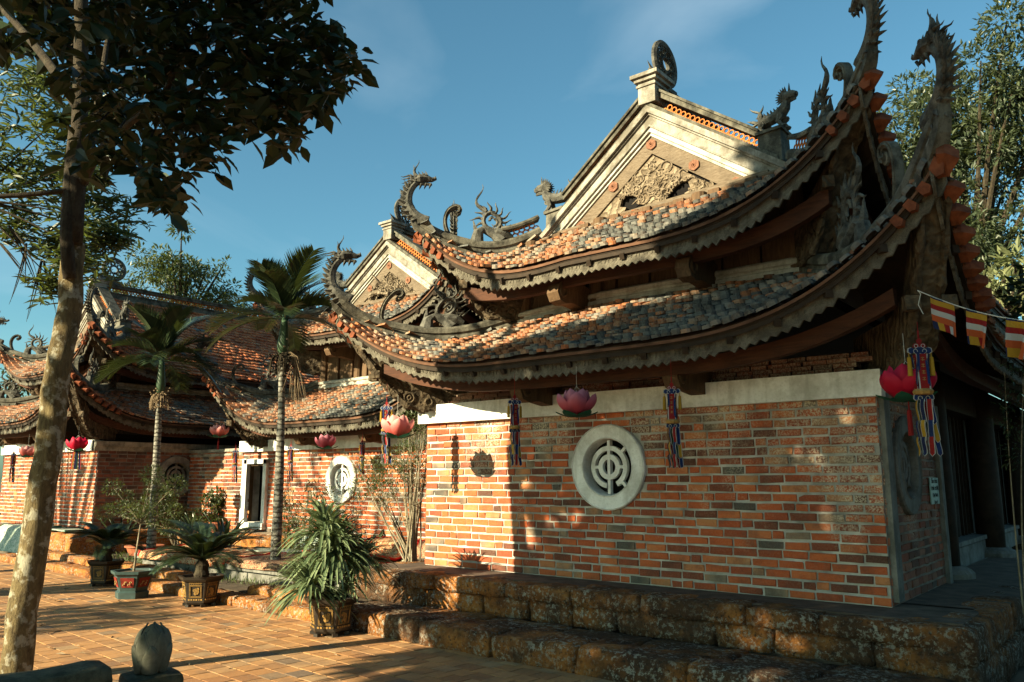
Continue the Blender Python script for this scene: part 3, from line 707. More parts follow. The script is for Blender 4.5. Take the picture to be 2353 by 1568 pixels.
    # short brackets under the eaves
    for P_, tier in ((lowF, 0), (upF, 1)):
        for fx in ((-.34, .34) if tier == 0 else (-.45, .45)):
            x = fx*(3.0 if tier == 0 else 2.0)*lw; y0 = .1 if tier == 0 else .7; zt = (2.93+dl) if tier == 0 else u0-.18
            pr = [(0, 0), (0, -.28), (.25, -.27), (.5, -.24), (.66, -.27), (.78, -.24), (.84, -.14), (.82, -.04), (.72, .03), (.3, .03)]
            mb = MB(); mb.plate(pr, (x, y0, zt), (0, -1, 0), Z, .17); mb.ring((x-.088, y0-.72, zt-.12), (0, 1, 0), Z, .07, .02, 10, 5); mb.ring((x+.088, y0-.72, zt-.12), (0, 1, 0), Z, .07, .02, 10, 5)
            mb.build('bracket', M['wood_brown'], H)
    # gable
    yg = Yt2-.02; zb = u1
    G = MB(); aw = zr+.03
    chevron(G, 0, 9, zb, aw, aw-.09, m, yg-.13, yg+.2); chevron(G, 0, 9, zb, aw-.09, aw-.12, m, yg-.09, yg+.1)
    chevron(G, 0, 9, zb, aw-.12, aw-.26, m, yg-.06, yg+.1); chevron(G, 0, 9, zb, aw-.26, aw-.29, m, yg-.085, yg+.1)
    gab = G.build('gable', M['gable_plaster'], H)
    G = MB(); chevron(G, 0, 9, zb, aw-.29, aw-.345, m, yg-.055, yg+.1); chevron(G, 0, 9, zb, aw-.345, aw-.37, m, yg-.08, yg+.1); chevron(G, 0, 9, zb, aw-.37, aw-.42, m, yg-.045, yg+.1)
    G.build('white_moulding', M['plaster_pale'], gab)
    G = MB(); chevron(G, 0, 9, zb, aw-.42, aw-.68, m, yg-.02, yg+.08); G.build('rake_board', M['wood_pale'], gab)
    hb = (aw-.68-zb)/m
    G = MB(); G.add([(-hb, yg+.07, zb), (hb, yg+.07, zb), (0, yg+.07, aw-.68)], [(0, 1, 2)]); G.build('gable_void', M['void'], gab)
    # carved panel: outline with two crescent openings at its foot
    ap = aw-.69; hh = ap-zb-.04
    cv = MB()
    def tri(pts, y, th): cv.plate(pts, (0, y, zb+.03), (1, 0, 0), Z, th)
    hw = hh/m
    tri([(0, hh), (-hw*.40, hh*.60), (-hw*.46, hh*.34), (-hw*.30, hh*.30), (-hw*.20, hh*.10), (-hw*.1, 0), (hw*.12, 0), (hw*.20, hh*.13), (hw*.32, hh*.28), (hw*.44, hh*.36), (hw*.40, hh*.60)], yg+.03, .05)
    for sg in (-1, 1):
        tri([(sg*hw*.40, hh*.58), (sg*hw*.45, hh*.33), (sg*hw*.58, hh*.36), (sg*hw*.62, hh*.38)], yg+.03, .05)
        tri([(sg*hw*.52, hh*.30), (sg*hw*.62, hh*.36), (sg*hw*.97, 0.02), (sg*hw*.50, 0.0), (sg*hw*.46, hh*.1), (sg*hw*.56, hh*.14)], yg+.03, .05)
    rs = random.Random(5 if gable_style == 0 else 9)
    ncurl = 46 if gable_style == 0 else 90
    for k in range(ncurl):
        for _ in range(20):
            x = rs.uniform(-hw*.85, hw*.85); z = rs.uniform(.05, hh*.92)
            if z < hh-abs(x)*m-.06 and not (hw*.25 < abs(x) < hw*.55 and z < hh*.28): break
        else: continue
        a = rs.uniform(0, 6.28); R_ = rs.uniform(.035, .085)
        cv.ring((x, yg-.0, zb+.03+z), (math.cos(a), 0, math.sin(a)), (-math.sin(a), 0, math.cos(a)), R_, .014, 9, 5, a0=0, a1=rs.uniform(2.6, 5.2), flat=1.3)
        if k % 2: cv.ring((x, yg-.0, zb+.03+z), (math.cos(a), 0, math.sin(a)), (-math.sin(a), 0, math.cos(a)), R_*.45, .012, 7, 5)
        if gable_style: cv.spike((x, yg-.005, zb+.03+z), (math.cos(a), -.3, abs(math.sin(a))), .14, .018)
        else:
            b0 = V((x, yg+.002, zb+.03+z)); b1 = b0+V((math.cos(a+1.3)*R_*2.6, 0, math.sin(a+1.3)*R_*1.2)); 
            if zb+.03+hh-abs(b1.x)*m > b1.z > zb+.05: cv.tube([b0, b0.lerp(b1, .5)+V((0, -.01, .02)), b1], [.012, .016, .004], 5)
    for k in range(9):   # cloud-scalloped relief bands
        x0 = -hw*.5+hw*.12*k; z = hh*.12+hh*.09*abs(4-k)
        cv.ring((x0, yg-.0, zb+.03+z), (1, 0, 0), Z, .06, .014, 8, 5, a0=0, a1=PI, flat=1.3)
    if gable_style:
        cv.tube(bezier([(-hw*.62, yg-.05, zb+.08), (-hw*.7, yg-.14, zb+hh*.35), (-hw*.35, yg-.12, zb+hh*.5), (-hw*.2, yg-.12, zb+hh*.2), (hw*.15, yg-.12, zb+.1)], 14), [.04+.02*math.sin(i) for i in range(15)], 7)
        flame(cv, (-hw*.55, yg-.06, zb+hh*.5), (.25, -.1, 1), .42, .035, (1, 0, 0), 9)
        for k in range(12): flame(cv, (-hw*.6+hw*.09*k, yg-.08, zb+.12+.05*(k % 3)), (rs.uniform(-.6, .6), -.2, 1), .17, .022, (1, 0, 0))
    cv.build('carved_panel', M['tympanum'], gab)
    for x, dzz in ((0, 0), (-.62, 0), (.62, 0), (-1.18, 0), (1.18, 0)):
        if abs(x) > hb+.3: continue
        cx_, cz_ = x, aw-.55-abs(x)*m
        mb = MB()
        mb.plate([(math.cos(a*PI/6)*(.072+.008*(a % 2)), math.sin(a*PI/6)*(.072+.008*(a % 2))) for a in range(12)], (cx_, yg-.035, cz_), (1, 0, 0), Z, .02)
        mb.ring((cx_, yg-.045, cz_), (1, 0, 0), Z, .03, .008, 10, 5); mb.spike((cx_, yg-.04, cz_), (0, -1, 0), .03, .016)
        mb.build('rosette', M['rust'], gab)
    mb = MB(); mb.box((0, yg-.045, zb+.0), (2*Wt2-.5, .15, .055)); mb.box((0, yg-.07, zb-.045), (2*Wt2-.2, .2, .035)); mb.build('gable_sill', M['wood_pale'], gab)
    # rake ridge with lattice, end piers, apex pedestal
    mb = MB(); xe = Wt2*.80
    chevron(mb, 0, 9, zb, aw+.06, aw, m, yg-.09, yg+.22, ends=(0, Wt2*.93)); mb.build('rake_ridge', M['ridge'], H)
    mb = MB(); chevron(mb, 0, 9, zb, aw+.30, aw+.22, m, yg-.02, yg+.2, ends=(.1, xe)); chevron(mb, 0, 9, zb, aw+.335, aw+.295, m, yg-.05, yg+.23, ends=(.1, xe)); mb.build('rake_rail', M['ridge'], H)
    for sg in (-1, 1):
        mb = MB(); a = V((sg*.16, yg+.06, aw+.10-.16*m)); b = V((sg*xe, yg+.06, aw+.10-xe*m)); r = .044; n = int((b-a).length/(r*1.9)); d = unit(b-a); up = unit(V((-d.z*1, 0, d.x)))
        if up.z < 0: up = -up
        Ms, Os = [], []
        for i in range(n):
            for k in range(2): Ms.append(np.array([d*r, up*r, V((0, 1, 0))*r*1.6]).T); Os.append(a+d*((i+.5+.5*k)*r*1.9)+up*(r*1.5*k-.02))
        mb.inst(RT_V, RT_F, Ms, Os); mb.build('rake_lattice', M['lattice'], H)
        mb = MB(); xz = aw-xe*m
        zt_ = 0 if sg > 0 else -.16
        mb.box((sg*(xe+.14), yg+.09, xz+.02+zt_), (.3, .3, .42), taper=.95); mb.box((sg*(xe+.14), yg+.09, xz+.25+zt_), (.34, .34, .04)); mb.build('rake_pier', M['ridge'], H)
        lion((sg*(xe+.16), yg+.09, xz+.27+zt_), (sg, -.25, 0), .98 if sg > 0 else 1.1, 0).build('lion_statue', M['statue'], H)
    mb = MB(); zp = zr+.12
    mb.box((0, yg+.05, zp+.12), (.26, .34, .34)); mb.box((0, yg+.05, zp+.20), (.3, .38, .03)); mb.box((0, yg+.05, zp+.28), (.34, .42, .05)); mb.box((0, yg+.05, zp+.33), (.42, .5, .05)); mb.build('ridge_pedestal', M['gable_plaster'], H)
    # openwork disc standing along the ridge
    c = V((0, yg+.42, zp+.72)); Yv = V((0, 1, 0)); R_ = .33
    mb = MB(); mb.ring(c, Yv, Z, R_-.03, .045, 28, 6, flat=.9); mb.ring(c, Yv, Z, .23, .016, 20, 5, flat=1.6); mb.ring(c, Yv, Z, .1, .02, 14, 5, flat=1.6)
    for k in range(10):
        a = k*2*PI/10; d = Yv*math.cos(a)+Z*math.sin(a); mb.ring(c+d*.165, Yv, Z, .045, .014, 8, 5, flat=1.8); mb.ring(c+d*.275, Yv, Z, .04, .014, 8, 5, flat=1.6, a0=a, a1=a+4.2)
    for k in range(7): flame(mb, c+V((0, -.1-.05*k, -.34+.015*k)), V((0, -.6, 1)), .13, .024, V((0, .4, 0)))
    mb.tube([c+V((0, -.0, -.36)), c+V((0, -.2, -.4)), c+V((0, -.34, -.32)), c+V((0, -.42, -.22))], [.08, .08, .06, .03], 7)
    mb.box(c+V((0, 0, -.38)), (.1, .5, .1)); mb.build('ridge_disc', M['statue'], H)
    # main ridge
    ys = yg+.2; ye = depth-yg
    mb = MB(); mb.box((0, (ys+ye)/2, zr+.06), (.22, ye-ys, .18)); mb.box((0, (ys+ye)/2, zr+.155), (.27, ye-ys, .03)); mb.box((0, (ys+ye)/2, zr+.34), (.2, ye-ys, .07)); mb.box((0, (ys+ye)/2, zr+.385), (.25, ye-ys, .03)); mb.build('main_ridge', M['ridge'], H)
    mb = MB(); lattice_rings(mb, [(0, ys, zr+.2), (0, min(ye, ys+12), zr+.2)], .05, 2); mb.build('main_ridge_lattice', M['lattice'], H)
    zw = 2.55+dl*.7
    bm = [M[brick], M['mortar']]
    return H, dict(lowF=lowF, lowR=lowR, upF=upF, zw=zw, wl=wl, wr=wr, bm=bm, depth=depth, Wt=Wt)

def cornice(parent, path, zw, mat, name='cornice'):
    prof = [(-.02, -.02), (-.035, -.02), (-.035, .02), (-.055, .025), (-.06, .06), (-.10, .085), (-.10, .10), (-.115, .105), (-.135, .2), (-.125, .215), (.1, .235), (.1, -.02)]
    return MB().sweep([V(p)+Z*zw for p in path], prof, up=Z).build(name, mat, parent)

# --- nearest hall
H1, I1 = hall('pagoda_hall', 'nearest two-tiered pagoda hall with upswept tiled roofs above the big white round window', -5.0, 8.09)
for o in H1.children: o.location.x = .1
MW = M['plaster']
cornice(H1, [(-3.2, 0, 0), (2.98, 0, 0)], 2.55, MW)
brick_wall('brick_wall', (-3.1, 0, 0), (1, 0, 0), 6.0, .6, 2.55, [M['brick'], M['mortar']], H1, hole=(3.0, 1.9, .515), nrm=(0, -1, 0))
round_window(H1, (-.1, 0, 1.9), (1, 0, 0), (0, -1, 0), .5, MW)
mb = MB()
for r_ in range(4):
    x = -2.9+.07*(r_ % 2)+.1*r_
    while x < 2.7: l_ = random.uniform(.17, .25); mb.box((x+l_/2, .12+.05*r_+random.uniform(-.012, .012), 2.815+.055*r_), (l_-.015, .16, .045), Matrix.Rotation(random.gauss(0, .03), 3, 'Z')); x += l_
mb.build('stepped_brick_course', M['brick_old'], H1)

# wing wall to the right with its own round window, grey plaster strips
brick_wall('side_brick_wall', (2.9, 0.02, 0), (0, 1, 0), 2.3, .6, 2.6, [M['brick_old'], M['mortar_dark']], H1, hole=(.84, 1.9, .5), nrm=(1, 0, 0), old=True)
round_window(H1, (2.9, .86, 1.9), (0, 1, 0), (1, 0, 0), .5, M['concrete'])
MB().box((2.925, .13, 1.62), (.07, .2, 1.95)).build('plaster_strip', M['concrete'], H1); MB().box((2.925, 2.3, 1.6), (.07, .14, 2.0)).build('plaster_strip', M['concrete'], H1)
brick_wall('left_brick_wall', (-3.1, 2.6, 0), (0, -1, 0), 2.6, .6, 2.55, [M['brick'], M['mortar']], H1, nrm=(-1, 0, 0))
MB().box((-.1, 2.4, 1.7), (5.4, 4.2, 2.5)).build('inner_core', M['void'], H1)  # solid black fill added inside the hall to block light
# verandah: columns, threshold, doors, back walls
mb = MB()
mb.box((2.55, 8, .72), (.3, 10.6, .26)); mb.box((2.55, 8, .9), (.36, 10.6, .06)); mb.build('threshold', M['concrete'], H1)
mb = MB(); y = 3.3
while y < 12:
    mb.box((2.45, y+.55, 1.8), (.06, 1.0, 1.8)); 
    for k in range(4): mb.box((2.49, y+.18+.25*k, 1.8), (.05, .04, 1.8))
    y += 1.12
mb.build('door_panels', M['wood_dark'], H1)
for y in (2.95, 6.4, 9.8):
    mb = MB(); mb.lathe([(.19, .68), (.2, 1.4), (.19, 2.6), (.17, 3.2)], (2.75, y, 0), 18)
    col = mb.build('column', M['wood_dark'], H1, smooth=True)
    MB().lathe([(.34, .6), (.34, .66), (.3, .7), (.22, .74)], (2.75, y, 0), 18).build('column_base', M['concrete'], col)
MB().box((2.6, 8, 2.95), (.3, 10.8, .5)).build('lintel_beam', M['wood_dark'], H1)

def settle(H):
    for o in H.children_recursive:
        if o.type != 'MESH': continue
        n = len(o.data.vertices); a = np.empty(n*3); o.data.vertices.foreach_get('co', a); a = a.reshape(-1, 3)
        f = np.clip((a[:, 2]-2.9)/1.4, 0, 1); f2 = np.clip((a[:, 2]-4.15)/.35, 0, 1); a[:, 2] += f*.085*np.minimum(0, a[:, 0]+.6)+f2*.06*np.maximum(0, a[:, 0]-.6)-np.clip((a[:, 2]-5.2)/1.4, 0, 1)*(np.abs(a[:, 0]) < 2.4)*.11; a[:, 0] = a[:, 0]*(1-.04*f2)+.06*f2; a[:, 0] -= (1-f2)*f*.03*np.maximum(0, a[:, 0]-1); o.data.vertices.foreach_set('co', a.ravel()); o.data.update()
settle(H1)
# --- middle hall
H2, I2 = hall('pagoda_hall', 'middle pagoda hall set back between the other two, with a narrow white-framed doorway', -13.35, 10.9, dl=-.2, du=.42, dr=-.15, gable_style=1)
for o in H2.children: o.location.x = .35
brick_wall('brick_wall', (-6.1, 0, 0), (1, 0, 0), 9.4, .6, 2.42, [M['brick'], M['mortar']], H2, nrm=(0, -1, 0), hole=(6.05, 1.76, .49), rect=(2.66, 3.36, .8, 2.12))
round_window(H2, (-.05, 0, 1.76), (1, 0, 0), (0, -1, 0), .49, MW)
cornice(H2, [(-3.75, 0, 0), (3.2, 0, 0)], 2.42, MW)
mb = MB(); mb.box((-4.9, .0, 2.46), (2.4, .12, .07)); mb.box((-4.9, .02, 2.36), (2.4, .1, .05)); mb.build('wall_coping', M['plaster_old'], H2)
MB().box((0, 2.6, 1.7), (6.2, 4.4, 2.4)).build('inner_core', M['void'], H2)  # same added black fill, keeps light out of the middle hall
mb = MB()
for x in (-3.48, -2.70): mb.box((x, -.03, 1.46), (.12, .12, 1.52))
mb.box((-3.09, -.03, 2.17), (.9, .12, .1)); mb.box((-3.09, -.05, .72), (.9, .16, .14)); mb.box((-3.62, .0, 1.46), (.16, .06, 1.56)); mb.build('door_frame', M['plaster'], H2)
mb = MB(); mb.box((-3.44, .06, 1.45), (.05, .1, 1.34)); mb.box((-2.76, .06, 1.45), (.05, .1, 1.34)); mb.box((-2.93, .16, 1.45), (.24, .04, 1.32)); mb.box((-3.09, .06, 2.1), (.7, .1, .05)); mb.build('door', M['wood_brown'], H2)
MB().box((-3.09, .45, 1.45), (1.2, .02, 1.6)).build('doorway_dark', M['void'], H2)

# --- far hall
H3, I3 = hall('pagoda_hall', 'far left pagoda hall whose long tiled roof slope and ridge run off behind the palms', -22.3, 8.6, lw=.93, far=True)
brick_wall('brick_wall', (-2.9, 0, 0), (1, 0, 0), 5.7, .6, 2.45, [M['brick'], M['mortar']], H3, nrm=(0, -1, 0))
brick_wall('side_brick_wall', (2.8, 0.02, 0), (0, 1, 0), 4.0, .5, 2.45, [M['brick_old'], M['mortar_dark']], H3, hole=(1.95, 1.85, .5), nrm=(1, 0, 0), old=True)
round_window(H3, (2.8, 1.97, 1.85), (0, 1, 0), (1, 0, 0), .5, M['plaster_old'])
cornice(H3, [(-2.9, 0, 0), (2.8, 0, 0)], 2.45, MW)
MB().sweep([V((2.8, -.1, 2.45)), V((2.8, 4, 2.45))], [(-.1, -.02), (.03, -.02), (.05, .06), (.1, .09), (.12, .2), (-.1, .22)], up=Z).build('side_cornice', M['plaster_old'], H3)
MB().box((0, 2.6, 1.7), (5.2, 4.8, 2.3)).build('inner_core', M['void'], H3)  # added black fill, stops light passing through the far hall

SUN_EL = math.radians(20.0); sd_x, sd_y = unit(Vector((.31, .95, 0))).xy
# ---------------------------------------------------------------- ground, paving, plinths
def st(o_name, mb, mat, **k): return mb.build(o_name, mat, kind='structure', **k)
st('ground', MB().add([(-400, -400, -.03), (400, -400, -.03), (400, 400, -.03), (-400, 400, -.03)], [(0, 1, 2, 3)]), M['earth'])
st('paving_bed', MB().add([(-30, -6, -.005), (3, -6, -.005), (3, 8, -.005), (-30, 8, -.005)], [(0, 1, 2, 3)]), M['grout'])
pv = MB(); tvp = [(-.5, -.5, 0), (.5, -.5, 0), (.5, .5, 0), (-.5, .5, 0), (-.5, -.5, -1), (.5, -.5, -1), (.5, .5, -1), (-.5, .5, -1)]
tfp = [(0, 1, 2, 3), (4, 5, 1, 0), (5, 6, 2, 1), (6, 7, 3, 2), (7, 4, 0, 3)]
Ms, Os = [], []; rr = random.Random(3); pa = math.radians(-4)
ca, sa = math.cos(pa), math.sin(pa); row = 0; yy = -3.0
while yy < 8.4:
    xx = -29-(0.11 if row % 2 else 0)+rr.uniform(-.03, .03)
    while xx < 1:
        w_ = .225; x = xx+w_/2; xx += w_
        X = x*ca-(yy-5)*sa; Y = 5+x*sa*.0+(yy-5)*ca+(x+9)*sa
        if Y > 7.2: continue
        t1, t2 = rr.gauss(0, .0035), rr.gauss(0, .0035); az = pa+rr.gauss(0, .008)
        Xv = V((math.cos(az), math.sin(az), t1)); Yv = V((-math.sin(az), math.cos(az), t2)); g = rr.uniform(.008, .016)
        Ms.append(np.array([Xv*(w_-g), Yv*(.21-g), V((0, 0, .012))]).T); Os.append(V((X, Y, rr.uniform(-.0015, .0015))))
    yy += .21; row += 1
pv.inst(tvp, tfp, Ms, Os); st('courtyard_paving', pv, M['paver'])

def rock(mb, c, size, rot=0.0, seg=6, amp=.022, rnd=.15, seed=None, fr=4.0):
    """rough rounded block"""
    sx, sy, sz = size; c = V(c); sd = random.uniform(0, 99) if seed is None else seed
    nx = max(3, int(sx/.07)); ny = max(3, int(sy/.07)); nz = max(3, int(sz/.06)); nx, ny, nz = min(nx, 16), min(ny, 12), min(nz, 7)
    idx = {}; vs = []; fs = []
    def vert(i, j, k):
        key = (i, j, k)
        if key in idx: return idx[key]
        p = V((i/nx*2-1, j/ny*2-1, k/nz*2-1)); r = rnd*min(sx, sy, sz)
        q = V((p.x*sx/2, p.y*sy/2, p.z*sz/2)); inner = V((max(-sx/2+r, min(sx/2-r, q.x)), max(-sy/2+r, min(sy/2-r, q.y)), max(-sz/2+r, min(sz/2-r, q.z))))
        d = q-inner
        if d.length > 1e-6: q = inner+d.normalized()*min(d.length, r)
        nn = mnoise.noise_vector((q+V((sd, sd*1.7, 0)))*fr)+.5*mnoise.noise_vector((q+V((sd, 0, sd)))*fr*3.2)
        q = q+nn*amp
        x = q.x*math.cos(rot)-q.y*math.sin(rot); y = q.x*math.sin(rot)+q.y*math.cos(rot)
        idx[key] = len(vs); vs.append(c+V((x, y, q.z))); return idx[key]
    for k in (0, nz):
        for i in range(nx):
            for j in range(ny):
                f = (vert(i, j, k), vert(i+1, j, k), vert(i+1, j+1, k), vert(i, j+1, k)); fs.append(f if k else f[::-1])
    for j in (0, ny):
        for i in range(nx):
            for k in range(nz):
                f = (vert(i, j, k), vert(i+1, j, k), vert(i+1, j, k+1), vert(i, j, k+1)); fs.append(f[::-1] if j else f)
    for i in (0, nx):
        for j in range(ny):
            for k in range(nz):
                f = (vert(i, j, k), vert(i, j+1, k), vert(i, j+1, k+1), vert(i, j, k+1)); fs.append(f if i else f[::-1])
    mb.add(vs, fs)
def block_row(mb, a, b, w, z0, z1, lmin=.45, lmax=.85, amp=.022, gap=.012):
    a, b = V(a), V(b); d = b-a; L = d.length; d = d.normalized(); rot = math.atan2(d.y, d.x); u = 0
    while u < L-.05:
        l = min(random.uniform(lmin, lmax), L-u)
        if L-u-l < lmin*.5: l = L-u
        c = a+d*(u+l/2)+V((-d.y, d.x, 0))*(w/2); rock(mb, (c.x, c.y, (z0+z1)/2+random.uniform(-.008, .008)), (l-gap*.6, w, z1-z0), rot, amp=amp*1.15, fr=random.uniform(3, 6)); u += l
pl = empty('stone_plinth', (-5, 7.3, 0)); tag(pl, 'high laterite plinth of big pitted blocks under the nearest brick wall', 'plinth')
off = V((-5, 7.3, 0))
def local(mb, o): mb.v = [(x-o.x, y-o.y, z-o.z) for x, y, z in mb.v]; return mb
m1 = MB(); block_row(m1, (-8.72, 7.27, 0), (-1.35, 7.33, 0), .42, .42, .6, .6, 1.25); block_row(m1, (-8.72, 7.29, 0), (-1.38, 7.35, 0), .42, .2, .43, .5, 1.1)
block_row(m1, (-1.32, 7.32, 0), (-1.12, 16, 0), .4, .3, .6, .7, 1.2); block_row(m1, (-1.32, 7.32, 0), (-1.12, 16, 0), .4, .0, .31, .7, 1.2)
block_row(m1, (-8.72, 8.7, 0), (-8.72, 7.35, 0), .4, .18, .6, .5, .8)
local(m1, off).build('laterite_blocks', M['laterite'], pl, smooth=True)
m1 = MB(); m1.box((-5.05, 8.2, .36), (7.1, 1.3, .42)); local(m1, off).build('plinth_fill', M['mortar_dark'], pl)
m1 = MB(); m1.box((-5.03, 8.0, .592), (7.2, .95, .022)); m1.box((-1.78, 12.2, .592), (.95, 7.6, .022)); local(m1, off).build('plinth_top', M['plinth_top'], pl)
lo = empty('laterite_step', (-5, 6.5, 0)); tag(lo, 'low worn step of rounded dark laterite blocks along the courtyard edge before the nearest wall', 'step')
m1 = MB(); block_row(m1, (-8.35, 6.46, 0), (-.4, 6.28, 0), .5, -.04, .24, .75, 1.3, .028, .02); block_row(m1, (-8.2, 6.93, 0), (-1.0, 6.83, 0), .46, -.04, .22, .7, 1.2, .02)
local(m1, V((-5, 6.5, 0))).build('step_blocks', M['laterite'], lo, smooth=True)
kb = empty('stone_kerb', (-13, 6.8, 0)); tag(kb, 'long low kerb of old stone blocks edging the planting beds behind the potted cycads', 'kerb')
m1 = MB(); block_row(m1, (-20.5, 6.98, 0), (-8.5, 6.55, 0), .38, -.02, .13, .5, 1.0, .02); block_row(m1, (-19.8, 7.36, 0), (-12.8, 7.05, 0), .35, -.02, .25, .5, 1.0, .02); block_row(m1, (-10.6, 6.95, 0), (-8.75, 6.9, 0), .35, -.02, .25, .5, .9, .02)
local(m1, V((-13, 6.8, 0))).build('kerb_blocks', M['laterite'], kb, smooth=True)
st('planting_bed', MB().box((-13.7, 8.75, .05), (10.0, 3.4, .14)), M['soil'])
t2 = empty('terrace_wall', (-14, 10.3, 0)); tag(t2, 'dark low laterite terrace running below the middle hall doorway', 'terrace')
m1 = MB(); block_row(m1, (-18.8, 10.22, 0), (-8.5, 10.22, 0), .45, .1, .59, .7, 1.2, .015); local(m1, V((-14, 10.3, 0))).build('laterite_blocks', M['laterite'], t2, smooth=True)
m1 = MB(); m1.box((-13.6, 10.75, .34), (10.6, .6, .5)); m1.box((-8.3, 9.6, .34), (1.2, 2.4, .5)); local(m1, V((-14, 10.3, 0))).build('terrace_top', M['grout'], t2)
t3 = empty('stone_plinth', (-22, 8, 0)); tag(t3, 'laterite plinth below the far left hall, striped mats thrown over it', 'plinth')
m1 = MB(); block_row(m1, (-27, 7.85, 0), (-18.75, 7.85, 0), .45, .1, .6, .6, 1.0, .02); block_row(m1, (-18.75, 7.9, 0), (-18.75, 10.3, 0), .45, .1, .6, .6, 1.0, .02)
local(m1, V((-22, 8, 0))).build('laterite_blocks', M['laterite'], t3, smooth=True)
m1 = MB(); m1.box((-23, 9.4, .34), (8.0, 2.6, .5)); local(m1, V((-22, 8, 0))).build('plinth_top', M['grout'], t3)
# concrete bench platform
pt = MB(); pt.box((-12.4, 8.35, .34), (6.2, 1.35, .09)); pt.box((-12.4, 8.35, .2), (5.9, 1.15, .24)); 
pt.build('concrete_platform', M['concrete'], label='low cracked concrete slab platform among the beds, spread with carpets', cat='platform')

# ---------------------------------------------------------------- rugs
def draped(name, mat, trim, prof, x0, x1, label, wav=.02, skew=0.0, cat='rug'):
    """prof: list of (y,z); swept along x with small waves"""
    root = empty(name, ((x0+x1)/2, prof[0][0], prof[0][1])); tag(root, label, cat, 'rugs and mats laid out to air'); o = root.location
    P = bezier([V((0, y, z)) for y, z in prof], 24) if len(prof) == 3 else [V((0, y, z)) for y, z in prof]
    Q = [P[0]]
    for a, b in zip(P[:-1], P[1:]):
        n = max(1, int((b-a).length/.05)); Q += [a.lerp(b, (i+1)/n) for i in range(n)]
    nx = 28; ms = MB(); vs = []; s0 = random.uniform(0, 9)
    for i in range(nx+1):
        for j, q in enumerate(Q):
            x = x0+(x1-x0)*i/nx+skew*j/len(Q); wv = mnoise.noise(V((x*1.6+s0, j*.12, 0)))*wav*2
            vs.append((x-o.x, q.y+wv-o.y, q.z+abs(wv)*.9-o.z))
    m = len(Q); n = len(vs); vs += [(a, b, c+.014) for a, b, c in vs]; fs = []
    for i in range(nx):
        for j in range(m-1):
            a = i*m+j; fs.append((n+a, n+a+m, n+a+m+1, n+a+1)); fs.append((a, a+1, a+m+1, a+m))
    for i in range(nx): a = i*m; fs.append((a, a+m, n+a+m, n+a)); a += m-1; fs.append((a, n+a, n+a+m, a+m))
    for j in range(m-1): fs.append((j, n+j, n+j+1, j+1)); a = nx*m+j; fs.append((a, a+1, n+a+1, n+a))
    ms.add(vs, fs); ms.build('carpet', mat, root, smooth=True)
    for i in (0, nx): MB().tube([vs[n+i*m+j] for j in range(m)], .022, 5).build('edging', trim, root)
    return root
draped('rug', M['rug_orange'], M['rug_edge'], [(7.62, .30), (7.68, .41), (8.2, .41), (8.6, .45), (9.05, .42)], -15.3, -12.4, 'cream and orange flowered rug spread flat on the low slab, left half', .035)
draped('rug', M['rug_red'], M['rug_edge'], [(7.64, .34), (7.7, .44), (8.1, .43), (8.45, .46), (8.8, .44)], -12.3, -9.6, 'dark red and cream patterned rug spread on the slab behind the front cycad', .03)
draped('rug', M['rug_green'], M['rug_trim'], [(8.85, .43), (9.3, .44), (9.85, .36), (10.12, .40), (10.2, .6), (10.3, .67), (10.6, .65)], -13.9, -12.4, 'pale green leaf-patterned mat hanging off the terrace left of the tall striped palm', .03)
draped('rug', M['rug_orange'], M['rug_edge'], [(8.9, .46), (9.5, .46), (9.9, .36), (10.12, .42), (10.2, .62), (10.35, .66), (10.6, .64)], -12.0, -10.8, 'red edged carpet draped over the terrace beside the tall striped palm', .04, .3)
draped('rug', M['rug_red'], M['rug_edge'], [(9.7, .12), (10.0, .3), (10.12, .5), (10.2, .63), (10.35, .66), (10.7, .64)], -10.5, -9.75, 'flowered crimson rug draped over the terrace behind the strap-leaved plant', .03, .15)
draped('rug', M['rug_green'], M['rug_trim'], [(7.5, .1), (7.66, .35), (7.74, .58), (7.85, .65), (8.4, .63)], -22.6, -20.55, 'white and green striped mat hanging over the far plinth at the left edge', .03)
draped('rug', M['rug_green'], M['rug_trim'], [(7.8, .63), (7.95, .63), (8.3, .62), (8.5, .62)], -20.4, -18.95, 'folded pale mat lying flat at the foot of the sunlit far wall', .012)

